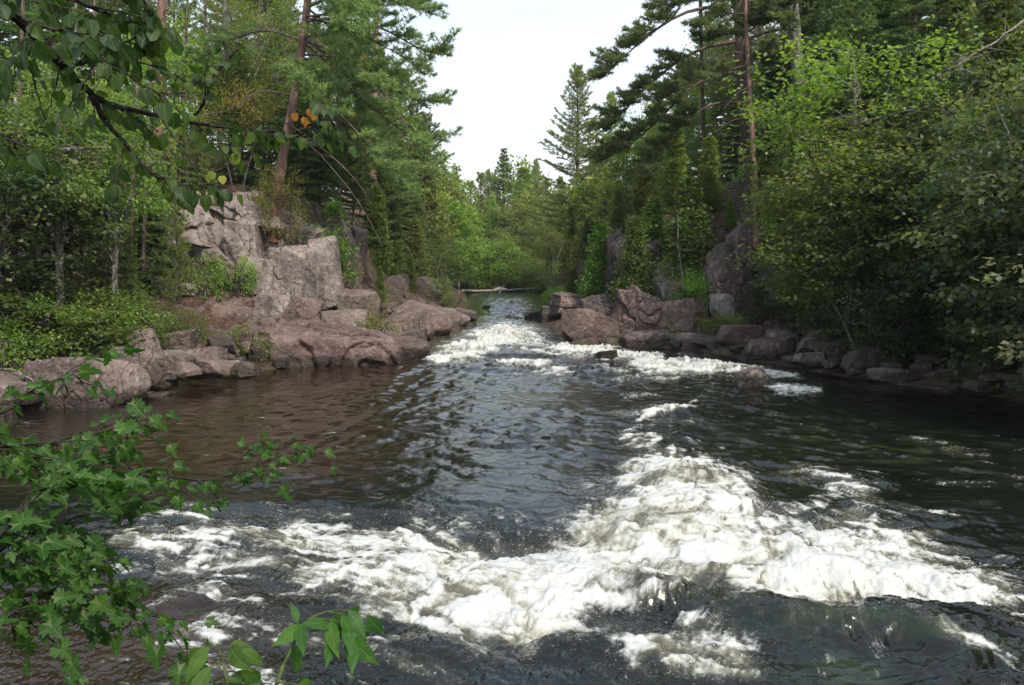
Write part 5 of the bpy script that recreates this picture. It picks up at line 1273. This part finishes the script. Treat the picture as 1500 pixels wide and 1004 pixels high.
snag('dead_branch', 'dry drooping branch of grey twigs high in the upper right thicket', [(1500,30,24),(1460,60,24),(1410,90,24.2),(1385,115,24.4)], .03, 8, tw=26, L=1.0)
snag('dead_branch', 'bare grey branch crossing the right thicket above the dark water', [(1480,470,22.5),(1420,455,22.3),(1370,430,22.2),(1345,410,22.2)], .025, 9, tw=7, L=.4, mat_='greybark')
snag('fallen_trunk', 'leaning thin grey log in the shade at the foot of the left slope', [(40,330,26),(95,325,26),(150,335,26)], .03, 10, tw=5, L=.6, mat_='greybark')
snag('dead_branch', 'pale broken stick lying above the bright bushes on the left', [(143,394,25.5),(160,399,25.2),(178,404,25)], .035, 12, tw=2, L=.3)
# grass and dry stems on the left shore: beyond counting
def grass():
    rng = np.random.default_rng(4); A = Acc(); n = 9000
    x = rng.uniform(-15, -5, n); y = rng.uniform(19.5, 27.5, n); dl, _ = bank(x, y)
    c = fbm2(x*.9, y*.9, 3, 70); k = (dl > .8) & (dl < 3.8) & (c > -.05+.2*(x > -9)); x, y = x[k], y[k]
    for dx in range(3):
        xx = x+rng.normal(size=len(x))*.06; yy = y+rng.normal(size=len(x))*.06
        z = terrain(xx, yy)-.03; d = rdir(len(x), rng, 2.2, .8)
        A.leaves(NEEDLE, np.stack([xx, yy, z], 1), d, rdir(len(x), rng), rng.uniform(.15, .5, len(x)), np.clip(rng.normal(.5, .25, len(x)), 0, 1), width=.06)
    struct(link('grass', A.mesh('grass', M['grass'])), 'stuff')
grass()
def litter():
    rng = np.random.default_rng(6); A = Acc(); n = 26000
    x = rng.uniform(-24, 18, n); y = rng.uniform(17, 45, n); dl, dr = bank(x, y); d = np.maximum(dl, dr); k = d > .5
    x, y = x[k], y[k]; z = terrain(x, y)+.015
    A.leaves(LEAF, np.stack([x, y, z], 1), rdir(len(x), rng, 0, 1)*[1, 1, .2], rdir(len(x), rng, 2.5, .8), rng.uniform(.05, .11, len(x)), rng.random(len(x)))
    struct(link('leaf_litter', A.mesh('leaf_litter', M['litter'])), 'stuff')
litter()
def ferns():
    """low undergrowth carpeting both slopes"""
    rng = np.random.default_rng(8); A = Acc(); n = 5200
    x = rng.uniform(-24, 20, n); y = rng.uniform(18, 70, n); dl, dr = bank(x, y); d = np.maximum(dl, dr); c = fbm2(x*.5, y*.5, 3, 71)
    k = ((dl > 5.5) | (dr > 2.0)) & (c > .05); x, y = x[k], y[k]
    for i in range(len(x)):
        m = 22; pos = np.array([x[i], y[i], tz(x[i], y[i])+.1])+rng.normal(size=(m, 3))*[.28, .28, .13]
        A.leaves(LEAF, pos, rdir(m, rng, .2), rdir(m, rng, 1.3, .6), rng.uniform(.06, .13, m), np.clip(rng.normal(.45, .2)+rng.normal(size=m)*.1, 0, 1))
    struct(link('undergrowth', A.mesh('undergrowth', M['maple_l'])), 'stuff')
ferns()
# ---------------------------------------------------------------- branches close to the camera
def smooth_path(pts, n=24):
    pw = np.array(pts, float); s = np.linspace(0, 1, n); k = np.linspace(0, 1, len(pw))
    t = np.stack([np.interp(s, k, pw[:, j]) for j in range(3)], 1)
    for _ in range(3): t[1:-1] = (t[:-2]+2*t[1:-1]+t[2:])/4
    return t
def near_leaves(A, W, path, rng, tmpl, size, n, droop=.5, petiole=.05, f0=.15, face=.55, r0=.45, rs=.24, tiltn=.45, spread=.8, width=1.0):
    """single leaves on stalks along a twig"""
    m = len(path)
    for q in range(n):
        f = f0+(1-f0)*(q+rng.uniform(0, .9))/n; i = f*(m-1); i0 = int(min(i, m-2)); p = path[i0]+(path[i0+1]-path[i0])*(i-i0)
        dd = path[i0+1]-path[i0]; dd /= np.linalg.norm(dd)+1e-9
        lat = np.cross(dd, [0, 0, 1.]); lat /= np.linalg.norm(lat)+1e-9
        d = dd*rng.uniform(.1, .9)+lat*(-1)**q*rng.uniform(.3, 1)*spread+rng.normal(size=3)*.25; d[2] -= droop*rng.uniform(.3, 1.2); d /= np.linalg.norm(d)
        pl = petiole*rng.uniform(.6, 1.4); e = p+d*pl+np.array([0, 0, .2*pl])
        W.tube([p, (p+e)/2+[0, 0, .1*pl], e], [.0016, .0013, .001], 4)
        nr = np.array([0, -face, 1-face*.6])+rng.normal(size=3)*tiltn
        s = size*rng.uniform(.5, 1.2); tv = tmpl[0].copy(); tv[:, 2] = tv[:, 2]*rng.uniform(-.2, 2.6)-rng.uniform(0, .25)*tv[:, 0]**2+rng.normal()*.25*tv[:, 0]*tv[:, 1]; tv[1:, :2] += rng.normal(size=(len(tv)-1, 2))*.018
        A.leaves((tv, tmpl[1], tmpl[2]), e[None], d[None]+[[0, 0, -droop*.3]], nr[None], [s], [np.clip(rng.normal(r0, rs), 0, 1)], width=width*rng.uniform(.85, 1.05))

def near_tree(name, label, cat, trunk, rt, branches, tmpl, size, leafm, seed, extra=None, bark='twig', petiole=.05, droop=.5, face=.55, sub=4, subL=.25, dens=1.0, width=1.0, group=None, r0=.45):
    rng = np.random.default_rng(seed); base = np.array(trunk[0], float)
    W, B, A = Acc(), Acc(), Acc()
    tr = smooth_path(np.array(trunk)-base, 14); W.tube(tr, np.linspace(rt, rt*.55, 14), 10, wob=.1, seed=seed)
    for bi, b in enumerate(branches):
        pa = smooth_path(np.array([P(*q) for q in b['p']])-base, 26)
        if b.get('root', True): pa = smooth_path(np.concatenate([[tr[np.argmin(np.linalg.norm(tr-pa[0], axis=1))]], pa]), 34)
        pa[1:] += np.cumsum(rng.normal(size=(len(pa)-1, 3))*.0035, 0)
        B.tube(pa, np.linspace(b['r'], .0022, len(pa)), 7, wob=.18, seed=seed+bi)
        n = int(b['n']*dens); f0 = b.get('f0', .2); ns = b.get('sub', sub)
        near_leaves(A, B, pa, rng, tmpl, size*b.get('s', 1), max(2, int(n*.4)), droop, petiole, f0, face, width=width, r0=r0)
        for q in range(ns):
            f = f0+(1-f0)*(q+rng.uniform(.1, .9))/ns; i = int(f*(len(pa)-2)); dd = pa[i+1]-pa[i]; dd /= np.linalg.norm(dd)
            lat = np.cross(dd, [0, 0, 1.]); lat /= np.linalg.norm(lat)+1e-9
            d = dd*.8+lat*(-1)**q*rng.uniform(.3, .9)+rng.normal(size=3)*.3; d /= np.linalg.norm(d); d[2] += b.get('up', 0)
            L = subL*(1.2-.6*f)*rng.uniform(.6, 1.3); t = np.linspace(0, 1, 8)[:, None]
            sp = pa[i]+d*L*t+np.array([0, 0, -.12])*L*t*t+np.cumsum(rng.normal(size=(8, 3))*.004, 0)*(t > 0)
            B.tube(sp, np.linspace(.0035, .0014, 8), 5)
            near_leaves(A, B, sp, rng, tmpl, size*b.get('s', 1), max(3, int(n*.6/ns)+2), droop, petiole, .25, face, width=width, r0=r0)
    t = thing(name, base, label, cat, group)
    link('trunk', W.mesh('trunk', M[bark], True), t); link('branches', B.mesh('branches', M[bark], True), t); link('leaves', A.mesh('leaves', M[leafm]), t)
    if extra: extra(t, base, rng)
    return t
# basswood reaching in at the top left
def yellow(t, base, rng):
    for k, spots in enumerate([[(455,160,3.6),(452,178,3.6),(447,172,3.62),(462,166,3.6),(432,166,3.55)],[(312,252,3.1),(325,258,3.12),(306,256,3.1)],[(225,62,2.9),(222,66,2.9)]]):
        A = Acc()
        for q in spots:
            p = P(*q)-base; d = np.array([rng.normal()*.3, -.1, -1.]); s = (.036, .032, .022)[k]
            A.leaves(ROUND, p[None], d[None], np.array([[rng.normal()*.5, -1, .2]]), [s], [rng.random()])
        o = link('dead_leaves', A.mesh('dead_leaves', M['orange_l' if k != 1 else 'yellow_l']), t); o['label'] = ['withered orange leaves hanging in a bunch', 'pale yellow leaves', 'small rusty leaves'][k]
bb = [dict(p=[(-60,-30,2.5),(40,38,2.7),(110,110,2.9),(150,155,3.0),(210,160,3.1),(300,180,3.3),(400,192,3.55),(480,200,3.7)], r=.020, n=44, f0=.22, sub=11),
 dict(p=[(133,140,2.95),(155,178,3.0),(200,235,3.05),(250,270,3.1),(310,272,3.15)], r=.012, n=20, f0=.3, sub=4, root=False),
 dict(p=[(-30,10,2.5),(60,-20,2.7),(150,10,2.8),(200,40,2.9),(230,70,2.95)], r=.010, n=40, f0=.1, sub=6),
 dict(p=[(285,168,3.28),(305,130,3.25),(330,90,3.25),(345,70,3.25)], r=.007, n=12, f0=.2, sub=2, root=False),
 dict(p=[(90,95,2.85),(130,98,2.85),(180,72,2.85),(220,70,2.85)], r=.007, n=22, f0=.1, sub=4, root=False),
 dict(p=[(20,20,2.65),(80,40,2.6),(120,60,2.6),(160,100,2.6),(190,105,2.62)], r=.007, n=30, f0=.1, sub=5, root=False),
 dict(p=[(350,185,3.42),(375,215,3.4),(365,235,3.4)], r=.005, n=6, f0=.3, sub=1, root=False),
 dict(p=[(430,195,3.6),(460,180,3.6),(485,165,3.6),(510,190,3.6)], r=.006, n=8, f0=.4, sub=2, root=False),
 dict(p=[(-60,180,2.3),(-20,190,2.35),(5,210,2.4)], r=.008, n=14, f0=.1, sub=3),
 dict(p=[(-60,-60,2.6),(60,-50,2.7),(160,-30,2.8),(220,0,2.85)], r=.010, n=44, f0=.1, sub=7),
 dict(p=[(60,60,2.75),(30,90,2.75),(10,130,2.75)], r=.005, n=8, f0=.2, sub=2, root=False)]
near_tree('basswood_tree', 'basswood with a dark arching branch and large round leaves at the top left', 'tree', [(-3.4, 2.2, -.4), (-3.3, 2.2, 1.5), (-3.1, 2.3, 3.2), (-2.6, 2.4, 4.6)], .11, bb, ROUND, .054, 'near_bass', 31, yellow, bark='nearbark', petiole=.03, droop=.9, face=.65, subL=.26, width=.92, dens=1.7)
# maple reaching in at the lower left
mb = [dict(p=[(-120,640,2.7),(0,610,2.9),(60,560,3.0),(100,545,3.1),(130,552,3.1)], r=.007, n=20, f0=.2),
 dict(p=[(-120,700,2.7),(0,690,3.0),(120,690,3.2),(220,700,3.4),(330,715,3.6),(385,690,3.7),(430,668,3.8)], r=.009, n=84, f0=.15, sub=13),
 dict(p=[(-120,640,2.5),(0,650,2.7),(90,640,2.9),(170,620,3.1),(225,605,3.3)], r=.008, n=44, f0=.1, sub=8),
 dict(p=[(-120,860,2.4),(0,815,2.6),(60,780,2.7),(125,765,2.8),(185,745,2.9)], r=.012, n=60, f0=.1, sub=9, s=1.05),
 dict(p=[(-120,830,2.3),(0,800,2.4),(50,730,2.5),(100,700,2.6),(150,690,2.7)], r=.009, n=60, f0=.1, sub=9),
 dict(p=[(-120,900,2.2),(-20,880,2.4),(60,870,2.6),(120,880,2.7),(200,900,2.8),(290,915,2.9)], r=.008, n=60, f0=.2, sub=9, s=1.05),
 dict(p=[(-120,760,2.4),(0,740,2.6),(80,760,2.7),(150,820,2.8),(190,850,2.8)], r=.008, n=52, f0=.1, sub=8),
 dict(p=[(-120,920,2.1),(-20,900,2.2),(30,900,2.3),(50,915,2.3)], r=.007, n=30, f0=.1, sub=5),
 dict(p=[(-120,820,2.3),(-20,840,2.4),(60,830,2.5),(110,835,2.6)], r=.007, n=46, f0=.1, sub=7),
 dict(p=[(-120,600,2.6),(-30,620,2.7),(30,660,2.8),(90,670,2.9)], r=.007, n=46, f0=.1, sub=8),
 dict(p=[(200,700,3.3),(191,680,3.3),(188,640,3.3),(205,622,3.3)], r=.004, n=8, f0=.3, sub=2, root=False),
 dict(p=[(430,655,3.9),(445,645,3.9),(458,640,3.9)], r=.003, n=3, f0=.3, sub=1, root=False)]
def redleaf(t, base, rng):
    A = Acc(); p = P(236,944,2.85)-base
    A.leaves(LANCE, p[None], np.array([[.1, 0, -1.]]), np.array([[.5, -1, .2]]), [.045], [.1]); o = link('dead_leaf', A.mesh('dead_leaf', M['litter']), t); o['label'] = 'withered reddish brown leaf'
near_tree('maple_tree', 'red maple with lobed green leaves on reddish stalks reaching over the water at lower left', 'tree', [(-2.7, 2.2, -.5), (-2.5, 2.3, .6), (-2.3, 2.3, 1.6), (-2.2, 2.4, 2.6)], .05, mb, MAPLE, .062, 'near_maple', 41, redleaf, bark='nearbark', petiole=.04, droop=.25, face=.45, subL=.28, dens=1.05)
# compound leaved saplings at the bottom
def ash_leaf(A, W, p, d, L, rng, n=5, size=.075, hang=.9):
    t = np.linspace(0, 1, 6)[:, None]; d = d/np.linalg.norm(d); pa = p+d*L*t+np.array([0, 0, -.35])*L*t*t
    W.tube(pa, np.linspace(.002, .0012, 6), 5)
    lat = np.cross(d, [0, 0, 1.]); lat /= np.linalg.norm(lat)+1e-9
    spots = [(5, 0)]+[(i, s) for i in ((3, 5) if n <= 5 else (2, 4, 5)) for s in (-1, 1)]
    for i, s in spots[:n]:
        dd = d*.6+lat*s*.9+np.array([0, 0, -hang*rng.uniform(.6, 1.2)])+rng.normal(size=3)*.12
        A.leaves(LANCE if rng.random() < 2 else OVATE, pa[i][None], dd[None], (np.array([[0, -.8, .5]])+rng.normal(size=(1, 3))*.3), [size*rng.uniform(.8, 1.2)], [np.clip(rng.normal(.5, .15), 0, 1)], width=1.15)
def ash(name, label, stem, leaves, seed, r=.006):
    rng = np.random.default_rng(seed); base = P(*stem[0]); pa = smooth_path(np.array([P(*q) for q in stem])-base, 16)
    W, A = Acc(), Acc(); W.tube(pa, np.linspace(r, .002, 16), 7)
    for (a, b, Y, dx, dy, dz, L, n, s, hg) in leaves: ash_leaf(A, W, P(a, b, Y)-base, np.array([dx, dy, dz], float), L, rng, n, s, hg)
    t = thing(name, base, label, 'sapling'); link('stem', W.mesh('stem', M['greentwig'], True), t); link('leaves', A.mesh('leaves', M['near_ash']), t)
g0 = (395,1130,1.75)
ash('ash_sapling', 'ash sapling with long hanging leaflets rising from the bottom edge before the foam', [g0,(398,1010,1.8),(420,965,1.85),(438,925,1.88),(452,905,1.9),(478,896,1.9)],
    [(440,925,1.88,.1,-.2,.5,.05,3,.075,.7),(440,928,1.88,-.1,-.4,-.5,.02,1,.085,1.4),(450,908,1.9,1,-.1,.25,.10,5,.09,.9),(478,896,1.9,1,.1,-.1,.06,3,.07,.5),(455,925,1.9,1,-.2,.35,.10,5,.095,1.0),
     (470,898,1.9,.9,.2,.2,.11,3,.08,.7),(405,1000,1.8,1,0,.1,.08,5,.09,.8),(405,1000,1.8,.6,-.3,.1,.10,5,.08,.9),(440,925,1.88,-.2,.2,.6,.03,1,.06,-.5),(400,1004,1.8,-.5,0,.2,.05,3,.07,.6)], 51)
ash('ash_sapling', 'smaller ash sapling with arching leaflets left of the taller one at the bottom edge', [(335,1120,1.85),(336,1010,1.85),(328,975,1.87),(322,955,1.88),(318,945,1.88)],
    [(320,948,1.88,-.8,.1,.2,.04,3,.08,.6),(320,950,1.88,.9,0,.3,.05,3,.085,.4),(328,975,1.87,-.7,-.2,.2,.05,3,.085,.9),(330,985,1.87,.7,-.2,.3,.05,3,.08,.9),(334,1000,1.86,-.6,0,.1,.06,5,.08,.8)], 52, .004)
# ---------------------------------------------------------------- air, light, camera
def haze():
    v = np.array([(x, y, z) for x in (-230, 230) for y in (-70, 430) for z in (-6, 60)], float)
    f = np.array([[0,1,3,2],[4,6,7,5],[0,4,5,1],[2,3,7,6],[0,2,6,4],[1,5,7,3]])
    m, nt, _, _ = mat('haze'); g = N(nt)
    pv = g.n('ShaderNodeVolumePrincipled', ins={'Color': (.86, .92, 1, 1), 'Density': .0003, 'Anisotropy': .3})
    g.n('ShaderNodeOutputMaterial', ins={1: pv.outputs[0]})
    struct(link('haze', new_mesh('haze', v, [f], m)), 'stuff')
haze()
w = bpy.data.worlds.new('World'); bpy.context.scene.world = w; w.use_nodes = True
g = N(w.node_tree); w.node_tree.nodes.clear()
SUN_EL, SUN_AZ = math.radians(46), math.radians(147)      # azimuth clockwise from +Y (the way we look)
sky = g.n('ShaderNodeTexSky', sky_type='NISHITA'); sky.sun_disc = False; sky.sun_elevation = SUN_EL; sky.sun_rotation = SUN_AZ
sky.dust_density = 3.0; sky.air_density = 1.2; sky.ozone_density = 1.0
tc = g.n('ShaderNodeTexCoord').outputs['Generated']
mp = g.n('ShaderNodeMapping', ins={'Vector': tc, 'Scale': (1, 1, 5)}).outputs[0]
cn = g.noise(mp, 2.2, 7, .6, .4)
el_ = g.n('ShaderNodeSeparateXYZ', ins={0: tc}).outputs[2]
cl2 = g.noise(g.n('ShaderNodeMapping', ins={'Vector': tc, 'Scale': (1, 1, 9)}).outputs[0], 3.0, 6, .55, .8)
veil = g.mix(g.math('MULTIPLY', g.fr(cn, .3, .75, .72, 1.0), g.fr(el_, .05, .75, .97, .75, True)), sky.outputs[0], g.mix(g.fr(el_, .12, .6, 0, .8), g.mix(g.fr(cl2, .35, .65), (5.7, 6.15, 6.6), (6.6, 6.9, 7.2)), (4.9, 6.1, 7.5)))
bg = g.n('ShaderNodeBackground', ins={0: veil, 1: .145})
g.n('ShaderNodeOutputWorld', ins={0: bg.outputs[0]})
sl = bpy.data.lights.new('sun', 'SUN'); sl.energy = 2.9; sl.angle = math.radians(.6); sl.color = (1, .94, .83)
so = bpy.data.objects.new('sun', sl); C.objects.link(so)
sd = Vector((math.sin(SUN_AZ)*math.cos(SUN_EL), math.cos(SUN_AZ)*math.cos(SUN_EL), math.sin(SUN_EL)))
so.rotation_euler = sd.to_track_quat('Z', 'Y').to_euler()
cd = bpy.data.cameras.new('camera'); cd.sensor_width = 36; cd.lens = F/1500*36; cd.clip_end = 2000; cd.clip_start = .05
co = bpy.data.objects.new('camera', cd); C.objects.link(co); co.location = (0, 0, CAMZ); co.rotation_euler = (math.pi/2-TH, 0, 0)
sc = bpy.context.scene; sc.camera = co
sc.view_settings.view_transform = 'Standard'; sc.view_settings.look = 'None'; sc.view_settings.gamma = 1; sc.view_settings.exposure = .52
sc.cycles.max_bounces = 8; sc.cycles.diffuse_bounces = 4; sc.cycles.glossy_bounces = 3; sc.cycles.transmission_bounces = 4; sc.cycles.caustics_reflective = False; sc.cycles.caustics_refractive = False
sc.cycles.sample_clamp_indirect = 6
